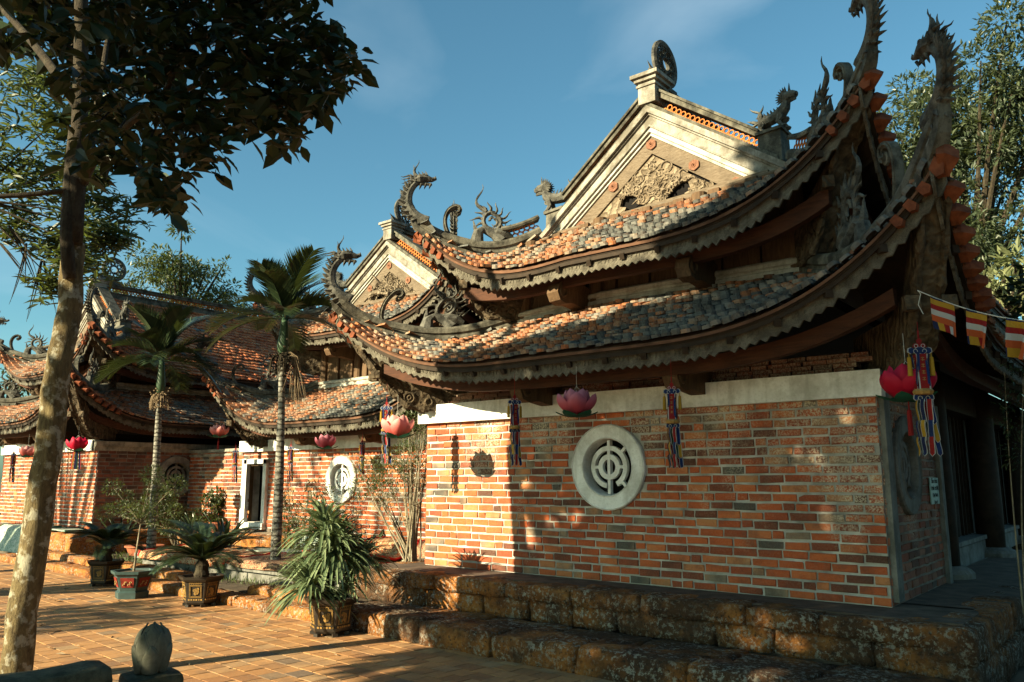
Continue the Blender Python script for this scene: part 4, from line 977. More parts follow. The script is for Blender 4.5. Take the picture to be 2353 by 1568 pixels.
# ---------------------------------------------------------------- pots
def hexpot(loc, mats, label, group, teal=False, rz=0.0, s=1.0):
    root = empty('flower_pot', loc, rz); tag(root, label, 'flower pot', group)
    body = MB()
    if teal: body.lathe([(.24, 0), (.25, .09), (.215, .11), (.225, .14), (.285, .33), (.33, .36), (.34, .40), (.29, .40), (.27, .34)], n=6, a0=PI/6)
    else: body.lathe([(.215, .035), (.235, .06), (.24, .09), (.225, .11), (.26, .33), (.285, .345), (.315, .375), (.325, .41), (.28, .41), (.26, .34)], n=6, a0=PI/6)
    if not teal:
        for k in range(6):
            a = PI/6+k*PI/3; body.box((.2*math.cos(a), .2*math.sin(a), .018), (.06, .06, .036), Matrix.Rotation(a, 3, 'Z'))
    body.v = [(x*s, y*s, z*s) for x, y, z in body.v]
    body.build('pot_body', mats[0], root)
    for k in range(6):
        a = k*PI/3+PI/3*.0; n = V((math.cos(a), math.sin(a), 0)); tx = V((-math.sin(a), math.cos(a), 0)); tilt = unit(Z+n*.15)
        r0 = .222 if not teal else .225; c = n*(r0+.002)+V((0, 0, .225)); pn = MB()
        if teal:
            pn.plate([(-.085, -.07), (.085, -.07), (.1, .075), (-.1, .075)], n*.226+V((0, 0, .235)), tx, unit(Z+n*.31), .012)
            for j in range(5): pn.ring(n*(.236+.008*(j % 2))+tx*(-.05+.025*j)+V((0, 0, .21+.03*(j % 3))), tx, Z, .014, .006, 7, 4, mat=1, a0=0, a1=4.5)
            pn.build('relief_panel', [M['pot_red'], M['gold_dim']], root)
        else:
            up = unit(Z+n*.16); o = n*.214+V((0, 0, .215)); h, w = .085, .082
            for sc in (1.0, .86):
                for a_, b_ in (((-w, -h), (w, -h)), ((w, -h), (w, h)), ((w, h), (-w, h)), ((-w, h), (-w, -h))):
                    pn.tube([o+tx*a_[0]*sc+up*a_[1]*sc+n*.004, o+tx*b_[0]*sc+up*b_[1]*sc+n*.004], .0032, 4)
            rq = random.Random(k)
            for j in range(9): pn.ring(o+tx*rq.uniform(-.04, .04)+up*(rq.uniform(-.05, .035))+n*.002, tx, up, .013, .008, 7, 4)
            pn.tube([o-up*.05+tx*.0, o+up*.0, o+up*.04], [.014, .012, .006], 6)
            for j in range(6):
                pn.box(o+tx*(-.085+.034*j)-up*.115+n*.012, (.022, .006, .022), Matrix((tx, n, up)).transposed())
                pn.ring(o+tx*(-.075+.03*j)+up*.107+n*.006, tx, up, .011, .0035, 7, 4, a0=0, a1=4.6)
            pn.v = [(x*s, y*s, z*s) for x, y, z in pn.v]
            pn.build('relief_panel', mats[1], root)
    MB().lathe([(.27*s, .36*s), (.15*s, .38*s), (.02, .385*s)], n=12).build('pot_soil', M['soil'], root)
    return root
G_POT = 'glazed pots standing along the courtyard'
pots = dict(a=onz(238, 1345, 0), b=onz(302, 1373, 0), c=onz(458, 1391, 0), d=onz(758, 1457, 0))
yawp = math.radians(-51)
hexpot(pots['a'], (M['pot_black'], M['gold']), 'dark hexagonal pot with gilt panels holding the farthest, leftmost cycad', G_POT, rz=yawp)
hexpot(pots['b'], (M['pot_teal'], None), 'blue-green six-sided pot with red dragon panels holding a slim tree', G_POT, teal=True, rz=yawp+.1)
hexpot(pots['c'], (M['pot_black'], M['gold']), 'dark hexagonal pot with gilt panels standing in front of the rug-covered slab', G_POT, rz=yawp+.05)
hexpot(pots['d'], (M['pot_black'], M['gold']), 'nearest dark gilt pot holding the big strap-leaved plant', G_POT, rz=yawp-.05)

# ---------------------------------------------------------------- foliage helpers
LV = np.array([(0, 0, 0), (-.32, .3, .05), (0, .32, -.03), (.32, .3, .05), (-.36, .62, .04), (0, .66, -.05), (.36, .62, .04), (0, 1, -.12)])
LF = [(0, 2, 1), (0, 3, 2), (1, 2, 5, 4), (2, 3, 6, 5), (4, 5, 7), (5, 6, 7)]
SLV = np.array([(0, 0, 0), (-.25, .45, .06), (0, .5, -.02), (.25, .45, .06), (0, 1, -.05)]); SLF = [(0, 2, 1), (0, 3, 2), (1, 2, 4), (2, 3, 4)]
def frames(dirs, up):
    dirs = dirs/np.linalg.norm(dirs, axis=1, keepdims=True); X = np.cross(dirs, up); X /= (np.linalg.norm(X, axis=1, keepdims=True)+1e-9); Zv = np.cross(X, dirs); return X, dirs, Zv
def leaves(mb, P, D, size, width=.45, tv=LV, tf=LF, mat=0):
    """leaves at P pointing along D"""
    P = np.asarray(P); D = np.asarray(D); n = len(P); up = rng.normal(0, .45, (n, 3))+np.array([0, 0, 1]); X, Y, Zv = frames(D, up)
    sz = size*rng.uniform(.55, 1.35, (n, 1)); Mm = np.stack([X*sz*width*2, Y*sz, Zv*sz], axis=2); mb.inst(tv, tf, Mm, P, mat)
def rosettes(mb, C, k, size, droop=.5, width=.45, spread=.04):
    P, D = [], []
    for c in C:
        a0 = random.uniform(0, 6.28)
        for j in range(k):
            a = a0+j*2*PI/k+random.uniform(-.3, .3); e = random.uniform(-.2, .9)-droop
            P.append([c[0]+random.gauss(0, spread), c[1]+random.gauss(0, spread), c[2]+random.gauss(0, spread)]); D.append([math.cos(a), math.sin(a), e])
    leaves(mb, P, D, size, width)
def cloud(mb, clumps, n, size, width=.35, droop=.1, tv=SLV, tf=SLF):
    """clumps: (x,y,z,r)"""
    cl = np.array(clumps); wts = cl[:, 3]**2.3; wts /= wts.sum(); idx = rng.choice(len(cl), n, p=wts)
    d = rng.normal(0, 1, (n, 3)); d /= np.linalg.norm(d, axis=1, keepdims=True); r = cl[idx, 3:4]*rng.uniform(.35, 1.05, (n, 1))**.6
    P = cl[idx, :3]+d*r*np.array([1, 1, .8]); D = d+rng.normal(0, .6, (n, 3))+np.array([0, 0, -droop]); leaves(mb, P, D, size, width, tv, tf)
def branches(mb, root, ends, r0, r1=.01, mid=.35, seg=6, n=6):
    root = V(root)
    for e in ends:
        e = V(e); m_ = root.lerp(e, .5)+V((random.gauss(0, .08), random.gauss(0, .08), random.gauss(0, .05)))*(e-root).length*mid+Z*(e-root).length*.08
        p = bezier([root, m_, e], seg); mb.tube(p, [r0+(r1-r0)*i/seg for i in range(seg+1)], n)
def frond(mb, base, az, elev, L, droopf, nl=26, ll=.3, lw=.028, mat=0, rach=.012, ladroop=.35, fwd=.9, rise=.25):
    h = V((math.cos(az), math.sin(az), 0)); b = V(base)
    path = bezier([b, b+(h*math.cos(elev)+Z*math.sin(elev))*L*.55, b+h*L*(.95*math.cos(elev*.6))+Z*(L*math.sin(elev)*1.0-droopf*L)], 16)
    mb.tube(path, [rach*(1-.8*i/16) for i in range(17)], 4, mat)
    Ms, Os = [], []
    for i in range(nl):
        t = .12+.88*i/(nl-1); f = t*16; k = min(15, int(f)); p = path[k].lerp(path[k+1], f-k); T = unit(path[k+1]-path[k]); sd = unit(T.cross(Z)); up = sd.cross(T)
        l = ll*(math.sin(PI*(.12+.80*t))**.7)*random.uniform(.9, 1.08)
        for s in (-1, 1):
            d = unit(sd*s+T*fwd+up*(rise-ladroop*.6)+V((0, 0, -ladroop*random.uniform(.5, 1.2)))); X = unit(d.cross(up)); N = X.cross(d)
            Ms.append(np.array([X*lw, d*l, N*l]).T); Os.append(p)
    mb.inst([(-.5, 0, 0), (.5, 0, 0), (.62, .5, 0.01), (-.62, .5, 0.01), (0, 1, -.12)], [(0, 1, 2, 3), (3, 2, 4)], Ms, Os, mat)
def cycad(loc, label, n=22, L=.75, trunk=True, grp='potted cycads'):
    root = empty('cycad', loc); tag(root, label, 'cycad', grp)
    MB().lathe([(.09, 0), (.11, .05), (.085, .12), (.1, .18), (.07, .24), (.03, .27)], n=14).build('trunk', M['bark_dark'], root)
    mb = MB()
    for i in range(n):
        a = i*2.4; e = .35+.75*random.random(); frond(mb, (0, 0, .24), a, e, L*random.uniform(.8, 1.1), .32+.25*random.random(), 60, .17, .0105, ladroop=.12, fwd=.75, rise=.35)
    mb.build('fronds', M['leaf_palm'], root); return root
pa_ = pots['a']+V((0, 0, .37)); cycad(pa_, 'cycad with short shaggy trunk in the farthest gilt pot, left of the slim potted tree', 30, .85)
pc_ = pots['c']+V((0, 0, .37)); cycad(pc_, 'low spreading cycad in the gilt pot before the rug-covered slab', 34, 1.0)

# slim potted tree
tr = empty('potted_tree', pots['b']+V((0, 0, .37))); tag(tr, 'slim potted tree with airy small-leaved crown in the blue-green pot', 'tree')
cc = atd(325, 1150, pots['b'].xy.length)-pots['b']-V((0, 0, .37))
mb = MB(); top = V((.02, .04, .72)); mb.tube(bezier([(0, 0, -.03), (.03, .0, .3), top], 8), [.022-.01*i/8 for i in range(9)], 6)
cl = [(cc.x+random.gauss(0, .26), cc.y+random.gauss(0, .26), cc.z+random.gauss(0, .2), random.uniform(.1, .2)) for _ in range(16)]
branches(mb, top, [c[:3] for c in cl], .011, .003); mb.build('trunk', M['bark_pale'], tr)
mb = MB(); cloud(mb, cl, 4200, .045, .35); mb.build('crown', M['leaf_light'], tr)

# big strap-leaved plant
sp = empty('dracaena', pots['d']+V((0, 0, .37))); tag(sp, 'big dracaena with two heads of arching strap leaves in the nearest pot', 'plant')
heads = [(atd(765, 1262, pots['d'].xy.length+.02), 330, .66), (atd(712, 1345, pots['d'].xy.length-.12), 190, .56), (atd(830, 1290, pots['d'].xy.length+.15), 130, .5), (atd(745, 1215, pots['d'].xy.length+.05), 160, .58), (atd(800, 1330, pots['d'].xy.length+.1), 70, .42)]
mb = MB(); mt = MB()
for hp, n, L in heads:
    hp = hp-pots['d']-V((0, 0, .37)); mt.tube(bezier([(hp.x*.1, hp.y*.1, -.03), (hp.x*.3, hp.y*.3, hp.z*.4), hp-Z*.05], 6), [.038, .036, .034, .032, .03, .03, .03], 7)
    for i in range(n):
        a = i*2.4+random.uniform(-.2, .2); e = random.uniform(-.25, 1.5); h = V((math.cos(a), math.sin(a), 0)); l = L*random.uniform(.75, 1.15); b = hp+h*.02+Z*random.uniform(-.06, .05)
        path = bezier([b, b+(h*math.cos(e)+Z*math.sin(e))*l*.55, b+h*l*(math.cos(e)*.55+.32)+Z*l*(math.sin(e)*.95-.38)], 7)
        vs, fs = [], []; w0 = .019*random.uniform(.8, 1.2)
        for k, p in enumerate(path):
            t = unit(path[min(k+1, 7)]-path[max(k-1, 0)]); sd = unit(t.cross(Z)); u = sd.cross(t); w_ = w0*math.sin(PI*(.18+.8*k/7))**.6; vs += [p-sd*w_+u*.004, p, p+sd*w_+u*.004]
        for k in range(7): fs += [(3*k, 3*k+1, 3*k+4, 3*k+3), (3*k+1, 3*k+2, 3*k+5, 3*k+4)]
        mb.add(vs, fs)
mt.build('stems', M['bark_dark'], sp); mb.build('strap_leaves', M['leaf_strap'], sp)

# areca palms
def areca(basepx, v_list, dist, label, crown_px, R, name='areca_palm', dead=False, width=.085):
    b = onz(*basepx, .1); dist = b.xy.length
    root = empty(name, b); tag(root, label, 'palm tree', 'slender palms in the beds')
    pts = [V((0, 0, -.05))]+[atd(u, v, dist)-b for u, v in v_list]; P = []
    for a, c in zip(pts[:-1], pts[1:]): P += [a.lerp(c, i/8) for i in range(8)]
    P.append(pts[-1]); n = len(P)
    MB().tube(P, [width*(1.25-.5*min(1, i/n*1.4)) for i in range(n)], 14).build('trunk', M['palm_bark'], root, smooth=True)
    top = P[-1]; cp = atd(*crown_px, dist)-b
    MB().tube([top-Z*.02, top.lerp(cp, .25), top.lerp(cp, .6), cp+Z*.03], [.075, .1, .075, .045], 12).build('crownshaft', M['palm_green'], root, smooth=True)
    mb = MB()
    for i in range(17):
        a = i*2.4+.5; e = (.15, .55, .9, 1.25, .35, 1.45)[i % 6]+random.uniform(-.1, .1); frond(mb, cp-Z*.05, a, e, R*random.uniform(.85, 1.12), .42*math.cos(e)+.12, 38, R*.46, .026, ladroop=random.uniform(.0, .32), rach=.013, fwd=1.25, rise=.55)
    mb.build('fronds', M['leaf_palm'], root)
    mb = MB()
    for i in range(26): frq = random.uniform(0, 6.28); mb.tube(bezier([top+Z*.0, top+V((math.cos(frq)*.22, math.sin(frq)*.22, .05)), top+V((math.cos(frq)*.2, math.sin(frq)*.2, -.28-.1*random.random()))], 5), .009, 4)
    for i in range(150): mb.ring(top+V((random.gauss(0, .09), random.gauss(0, .09), random.gauss(-.1, .10))), (1, 0, 0), (0, 1, 0), .008, .016, 5, 4)
    mb.build('fruit_stalks', M['bark_dark'] if dead else M['dry'], root)
    if dead:
        mb = MB()
        for i in range(40):
            x = top+V((.17+random.gauss(0, .02), .13+random.gauss(0, .02), 0)); q = V((random.gauss(.06, .05), random.gauss(.04, .05), 0))
            mb.tube([top+V((.02, .02, .12)), x+Z*-.05, x+q-Z*.45, x+q*1.6-Z*random.uniform(.7, 1.05)], [.008, .007, .006, .002], 4)
        mb.build('dead_frond', M['dry'], root)
    return root
areca((630, 1338), [(641, 1100), (646, 950), (648, 815)], 0, 'tall palm with ringed dark trunk, fruit bunch and a hanging dry frond', (655, 728), 1.2, dead=True, width=.075)
areca((345, 1284), [(357, 1100), (364, 960), (368, 905)], 0, 'shorter pale-trunked palm left of the tall one, smooth green crownshaft', (372, 826), 1.35, width=.08)

# ---------------------------------------------------------------- beds
def shrub(name, pos, label, cl, n, size, mat, stems=6, cat='shrub', sr=.012, smat='bark_pale', grp=None, width=.35, root0=.05, subs=0):
    root = empty(name, pos); tag(root, label, cat, grp); mb = MB()
    for i in range(stems):
        c = random.choice(cl); e = V(c[:3])+V((random.gauss(0, .4), random.gauss(0, .4), random.gauss(0, .4)))*c[3]; b = V((random.gauss(0, root0), random.gauss(0, root0), -.02))
        m_ = b.lerp(e, .45)+V((random.gauss(0, .06), random.gauss(0, .06), .08)); p = bezier([b, m_, e], 8); mb.tube(p, [sr*(1-.75*k/8) for k in range(9)], 5)
        for j in range(subs):
            k = random.randint(3, 7); q = p[k]+V((random.gauss(0, .16), random.gauss(0, .16), random.uniform(.05, .3))); mb.tube(bezier([p[k], p[k].lerp(q, .5)+Z*.04, q], 4), [sr*.4, sr*.35, sr*.3, sr*.22, sr*.12], 4)
    mb.build('stems', M[smat], root); mb = MB(); cloud(mb, cl, n, size, width); mb.build('foliage', M[mat], root); return root
def rel(base, lst, dist=None):
    d = dist or base.xy.length; out = []
    for u, v, r in lst: p = atd(u, v, d+random.uniform(-.15, .15))-base; out.append((p.x, p.y, p.z, r))
    return out
b = onz(945, 1292, .6); b = V((b.x, b.y, .6))
shrub('bare_shrub', b, 'tall leggy shrub with many pale bare stems against the nearest wall corner', rel(b, [(960, 1000, .3), (930, 1050, .3), (900, 1090, .3), (850, 1080, .28), (965, 1090, .25), (880, 1130, .25), (975, 960, .18), (830, 1120, .2), (940, 970, .2)], b.xy.length+.7), 4200, .055, 'leaf_light', 30, sr=.016, width=.28, subs=4)
b = onz(690, 1300, .15)
shrub('bare_shrub', b, 'thin leafy shrub in front of the middle hall window', rel(b, [(665, 1150, .25), (670, 1230, .2), (730, 1120, .25), (700, 1180, .3), (760, 1140, .25), (650, 1120, .15), (745, 1190, .2)], b.xy.length+.5), 1100, .065, 'leaf_mid', 20, sr=.009, smat='bark_dark', subs=2)
b = onz(408, 1262, .15)
shrub('bush', b, 'rounded small-leaved bush below the far round window', rel(b, [(375, 1150, .3), (400, 1180, .3), (350, 1180, .25), (420, 1200, .22), (390, 1215, .2), (345, 1140, .2)], b.xy.length), 3000, .065, 'leaf_mid', 8)
b = onz(490, 1215, .6)
shrub('bush', b, 'broad-leaved plant in a clay pot on the terrace left of the doorway', rel(b, [(478, 1150, .16), (495, 1140, .18), (515, 1150, .16), (500, 1165, .16), (470, 1185, .1)], b.xy.length), 700, .11, 'leaf_mid', 5, width=.4, cat='plant')
MB().lathe([(.12, 0), (.16, .2), (.175, .2), (.175, .24), (.15, .24), (.14, .2)], n=16).build('clay_pot', M['clay'], loc=onz(497, 1226, .6), label='plain orange clay pot on the terrace under the broad-leaved plant', cat='flower pot')
b = onz(470, 1262, .15)
shrub('bush', b, 'dark leafy bush in shade behind the sword-leaved plant', rel(b, [(455, 1190, .25), (480, 1200, .25), (440, 1215, .22), (500, 1205, .2)], b.xy.length), 1300, .09, 'leaf_mid', 6)
b = onz(655, 1290, .15)
shrub('bush', b, 'upright leafy twigs just right of the tall striped palm', rel(b, [(655, 1180, .12), (660, 1215, .15), (668, 1245, .14), (650, 1150, .1), (672, 1200, .12)], b.xy.length), 650, .07, 'leaf_mid', 8)
def sword(loc, label, n, L, W=.035, mat='leaf_palm', e0=.5, e1=1.4):
    root = empty('agave', loc); tag(root, label, 'plant'); mb = MB()
    for i in range(n):
        a = i*2.4; e = random.uniform(e0, e1); h = V((math.cos(a), math.sin(a), 0)); l = L*random.uniform(.8, 1.1)
        path = bezier([V((0, 0, 0)), (h*math.cos(e)+Z*math.sin(e))*l*.6, (h*math.cos(e*.9)+Z*math.sin(e*.85))*l], 6); vs, fs = [], []
        for k, p in enumerate(path):
            t = unit(path[min(k+1, 6)]-path[max(k-1, 0)]); sd = unit(t.cross(Z)); u = sd.cross(t); w_ = W*math.sin(PI*(.22+.77*k/6))**.8; vs += [p-sd*w_+u*.02, p, p+sd*w_+u*.02]
        for k in range(6): fs += [(3*k, 3*k+1, 3*k+4, 3*k+3), (3*k+1, 3*k+2, 3*k+5, 3*k+4)]
        mb.add(vs, fs)
    mb.build('leaves', M[mat], root); return root
sword(onz(510, 1275, .35), 'blue-green sword-leaved plant behind the front cycad', 18, .85, .05)
sword(onz(275, 1265, .15), 'dark sword-leaved plant behind the leftmost cycad', 16, .9, .04)
sword(onz(850, 1300, .15), 'broad upright leaves poking out right of the dracaena', 9, .75, .055, 'leaf_strap', .6, 1.4)
sword(onz(440, 1222, .6), 'small spiky plant on the dark terrace beneath the far round window', 16, .45, .025)
b = onz(225, 1300, .15)
mb = MB(); mb.lathe([(.30, 0), (.36, .16), (.40, .17), (.40, .2), (.33, .2)], n=24); mb.build('bonsai_tray', M['clay'], loc=onz(330, 1275, .15), label='wide shallow reddish basin in the shade behind the slim potted tree', cat='basin')
def grass(name, region, n, label, h=.12):
    mb = MB(); x0, x1, y0, y1, z = region; P = np.stack([rng.uniform(x0, x1, n), rng.uniform(y0, y1, n), np.full(n, z)], 1); D = rng.normal(0, .45, (n, 3))+np.array([0, 0, 1.]); 
    leaves(mb, P, D, h, .05, SLV, SLF); mb.build(name, M['grass'], kind='stuff', label=label, cat='grass')
grass('grass', (-18, -8.9, 7.4, 10.1, .115), 5000, 'thin grass and weeds growing in the planting beds')
# scattered fallen leaves on the paving
mb = MB(); n = 110; P = np.stack([rng.uniform(-16, -4, n), rng.uniform(3.0, 6.2, n), np.full(n, .012)], 1); D = np.stack([rng.normal(0, 1, n), rng.normal(0, 1, n), np.full(n, .05)], 1)
leaves(mb, P, D, .095, .28, SLV, SLF); mb.build('fallen_leaves', M['dry'], kind='stuff', label='dry fallen leaves scattered on the courtyard', cat='leaves')

# ---------------------------------------------------------------- lotus bud post and stone rail in the foreground
DB = 4.6
bb = atd(346, 1543, DB); bb = V((bb.x, bb.y, bb.z)); sc_ = DB*.84/F_*93/2
bud = empty('lotus_bud_finial', bb); tag(bud, 'grey carved stone lotus bud on a mossy post in the foreground', 'stone finial')
R0 = sc_*.84; mb = MB()
def budr(t): return R0*(.72+.62*t-.2*t*t)*math.sqrt(max(0, 1-(max(0, t-.35)/.66)**2.0)) if t > .0 else R0*.72
HB = R0*2.75
mb.lathe([(budr(t)*.94+.001, HB*t) for t in [i/16 for i in range(17)]], n=32); mb.build('bud_core', M['budstone'], bud, smooth=True)
def petal(mb, az, t0, t1, wd, th, off):
    nu, nv = 8, 10; vs = []
    for i in range(nv+1):
        q = i/nv; t = t0+(t1-t0)*q; half = wd*math.sin(PI*min(1, .28+.72*q))**.75 if q < 1 else 0
        for j in range(nu+1):
            s = (j/nu*2-1); a = az+s*half; r = budr(min(t, .99))*1.0+off*(1-.45*s*s)+th*(1-abs(s)**3)*.5+.003*q*q
            vs.append(V((r*math.cos(a), r*math.sin(a), HB*t+.0)))
    fs = [(i*(nu+1)+j, i*(nu+1)+j+1, (i+1)*(nu+1)+j+1, (i+1)*(nu+1)+j) for i in range(nv) for j in range(nu)]; mb.add(vs, fs)
    mb.tube([vs[i*(nu+1)] for i in range(nv+1)], th*.5, 5); mb.tube([vs[i*(nu+1)+nu] for i in range(nv+1)], th*.5, 5)
for ring_, (t0, t1, n, off, wd) in enumerate(((.0, .60, 5, .014, .60), (.15, .88, 5, .008, .62), (.45, 1.03, 4, .004, .75))):
    for k in range(n):
        mb = MB(); petal(mb, 2*PI*(k+.5*ring_)/n+.35-.9, t0, t1, wd, .007, off); mb.build('bud_petal', M['budstone'], bud, smooth=True)
w_ = DB*.84/F_*143
mb = MB(); rock(mb, (0, 0, -.045), (w_*.86, w_*.86, .09), -.2, amp=.008, rnd=.35); rock(mb, (0, 0, -.19), (w_*.95, w_*.95, .2), -.2, amp=.008, rnd=.2)
mb.box((0, 0, -(bb.z+.2)/2-.14), (w_*.8, w_*.8, bb.z-.1), Matrix.Rotation(-.2, 3, 'Z')); mb.build('post', M['mossy'], bud, smooth=False)
ra, rb = atd(318, 1512, 4.55), atd(-160, 1592, 4.35); c = (ra+rb)/2; d = rb-ra
rail = MB(); rock(rail, (0, 0, 0), (d.length, .3, .34), 0, amp=.012, rnd=.15, fr=6)
o = rail.build('stone_rail', M['mossy'], smooth=True, label='thick mossy stone rail slab cut off by the lower left corner', cat='rail')
o.location = (c.x-.06, c.y-.12, c.z-.17); o.rotation_euler = (0, -math.atan2(d.z, d.xy.length)*1.0, math.atan2(d.y, d.x))
mb = MB(); mb.box((0, 0, -.33), (d.length*.96, .24, .34+.4)); ob = mb.build('rail_base', M['mossy'], o)

# ---------------------------------------------------------------- lanterns and banners
def petal_shape(mb, az, h0, R, H, tilt, wd, mat=0, curl=0.0):
    nu, nv = 6, 9; vs = []; n = V((math.cos(az), math.sin(az), 0)); tx = V((-n.y, n.x, 0))
    for i in range(nv+1):
        q = i/nv; half = wd*(math.sin(PI*(.13+.87*q))**.62)*(1-.12*q) if q < 1 else 0
        r = R*(.3+1.2*math.sin(PI*(.56*q+.1))**.8)-tilt*q*q+curl*q*q; z = h0+H*q
        for j in range(nu+1):
            s = j/nu*2-1; vs.append(n*(r-.22*half*s*s*3)+tx*(half*s)+Z*z)
    b = len(vs); fs = [(i*(nu+1)+j, i*(nu+1)+j+1, (i+1)*(nu+1)+j+1, (i+1)*(nu+1)+j) for i in range(nv) for j in range(nu)]; mb.add(vs, fs, mat)
def lotus(pos, label, mat, s=1.0, tassel=None, rz=0.0, hang=.5):
    root = empty('lotus_lantern', pos, rz); tag(root, label, 'lantern', 'hanging lotus lanterns')
    for ring_, (n, R, H, tilt, wd) in enumerate(((5, .14, .20, -.01, .108), (5, .105, .25, .03, .105))):
        for k in range(n):
            mb = MB(); petal_shape(mb, 2*PI*(k+.5*ring_)/n, 0, R*s, H*s, tilt*s, wd*s); mb.build('petal', M[mat], root, smooth=True)
    for k in range(5):
        mb = MB(); a = 2*PI*(k+.5)/5; n = V((math.cos(a), math.sin(a), 0)); tx = V((-n.y, n.x, 0)); vs = []
        for i in range(7):
            q = i/6; half = .075*s*math.sin(PI*(.15+.85*q))**.7 if i < 6 else 0
            for j in (-1, 0, 1): vs.append(n*(.03+.2*q)*s+tx*half*j+Z*(-.03+.055*q*q+(-.012 if j == 0 else .0))*s)
        mb.add(vs, [(3*i+j, 3*i+j+1, 3*i+4+j, 3*i+3+j) for i in range(6) for j in range(2)]); mb.build('sepal', M['sepal'], root, smooth=True)
    mb = MB(); mb.tube([(0, 0, .0), (0, 0, .24*s)], .002, 4)
    for a in (0, 2.1, 4.2): mb.tube([(.07*math.cos(a)*s, .07*math.sin(a)*s, .2*s), (0, 0, .28*s)], .0018, 4)
    mb.tube([(0, 0, .28*s), (0, 0, hang)], .0018, 4); mb.build('hanging_wire', M['string'], root)
    MB().lathe([(.02*s, -.03*s), (.06*s, -.02*s), (.07*s, .01*s), (.03*s, .06*s)], n=10).build('lantern_core', M[mat], root)
    if tassel == 'red':
        MB().lathe([(.004, -.03), (.006, -.1), (.016, -.105), (.018, -.13), (.02, -.3)], n=8).build('tassel', M['c_red'], root)
    if tassel == 'ribbons':
        for k, cm in enumerate(('c_blue', 'c_red', 'c_green', 'c_yellow', 'c_red', 'c_navy')):
            a = k*PI/3; p = V((math.cos(a)*.06, math.sin(a)*.06, -.02)); d = V((-math.sin(a), math.cos(a), 0)); mb = MB()
            vs = []
            for i in range(7): q = p*(1+.1*i)+V((0, 0, -.065*i)); vs += [q-d*.022, q+d*.022]
            mb.add(vs, [(2*i, 2*i+1, 2*i+3, 2*i+2) for i in range(6)]); mb.build('ribbon', M[cm], root)
    return root
def lpos(u, v, y): p = ony(u, v, y); return p
lotus(lpos(1325, 950, 6.98), 'pink lotus lantern hanging left of centre above the big white round window', 'petal_rose', 1.02, None, .3)
lotus(lpos(912, 1000, 6.9), 'sunlit coral lotus lantern hanging under the nearest hall left eave corner', 'petal', 1.0, None, .6)
lotus(lpos(748, 1028, 9.85), 'rose lotus lantern hanging before the middle hall round window', 'petal_rose', 1.0, None, .2)
lotus(lpos(502, 1002, 9.75), 'pale pink lotus lantern with a red tassel under the middle hall left corner', 'petal', 1.0, 'red', .9)
lotus(lpos(177, 1033, 7.6), 'crimson lotus lantern trailing coloured ribbons at the far hall corner', 'petal_red', 1.08, 'ribbons', .5)
lotus(lpos(62, 1048, 7.5), 'pale lotus lantern half hidden behind the leaning tree trunk', 'petal', .95, None, .1)
lotus(lpos(2086, 912, 6.75), 'deep crimson lotus lantern hanging in shade at the right wall corner', 'petal_red', 1.0, 'red', .35)

def strip(mb, x, y, z0, z1, w, mat, tip=True, sway=0.0, bord=True):
    """vertical ribbon facing y with white piping"""
    n = 6; 
    for (ww, mm, yo) in (((w, 8, 0), (w*.76, mat, .0022)) if bord else ((w, mat, 0),)):
        for sg in (-1, 1):
            vs = []
            for i in range(n+1):
                q = i/n; z = z0+(z1-z0)*q; xx = x+sway*q; yy = y+sg*yo+.008*math.sin(q*5+x*40)
                vs += [(xx-ww/2, yy, z), (xx+ww/2, yy, z)]
            fs = [(2*i, 2*i+1, 2*i+3, 2*i+2) for i in range(n)]
            if tip: vs.append((x+sway, y+sg*yo, z1-ww*.55)); fs.append((2*n, 2*n+1, 2*n+2))
            mb.add(vs, fs, mm)
            if yo == 0: break
BM = [M['c_red'], M['c_blue'], M['c_yellow'], M['c_green'], M['c_navy'], M['c_orange'], M['rug_edge'], M['gold'], M['c_white']]
CLOUDP = [(-1, -.1), (-.95, .35), (-.7, .5), (-.4, .3), (-.15, .55), (.15, .55), (.4, .3), (.7, .5), (.95, .35), (1, -.1), (.75, -.35), (.5, -.15), (.25, -.45), (0, -.25), (-.25, -.45), (-.5, -.15), (-.75, -.35)]
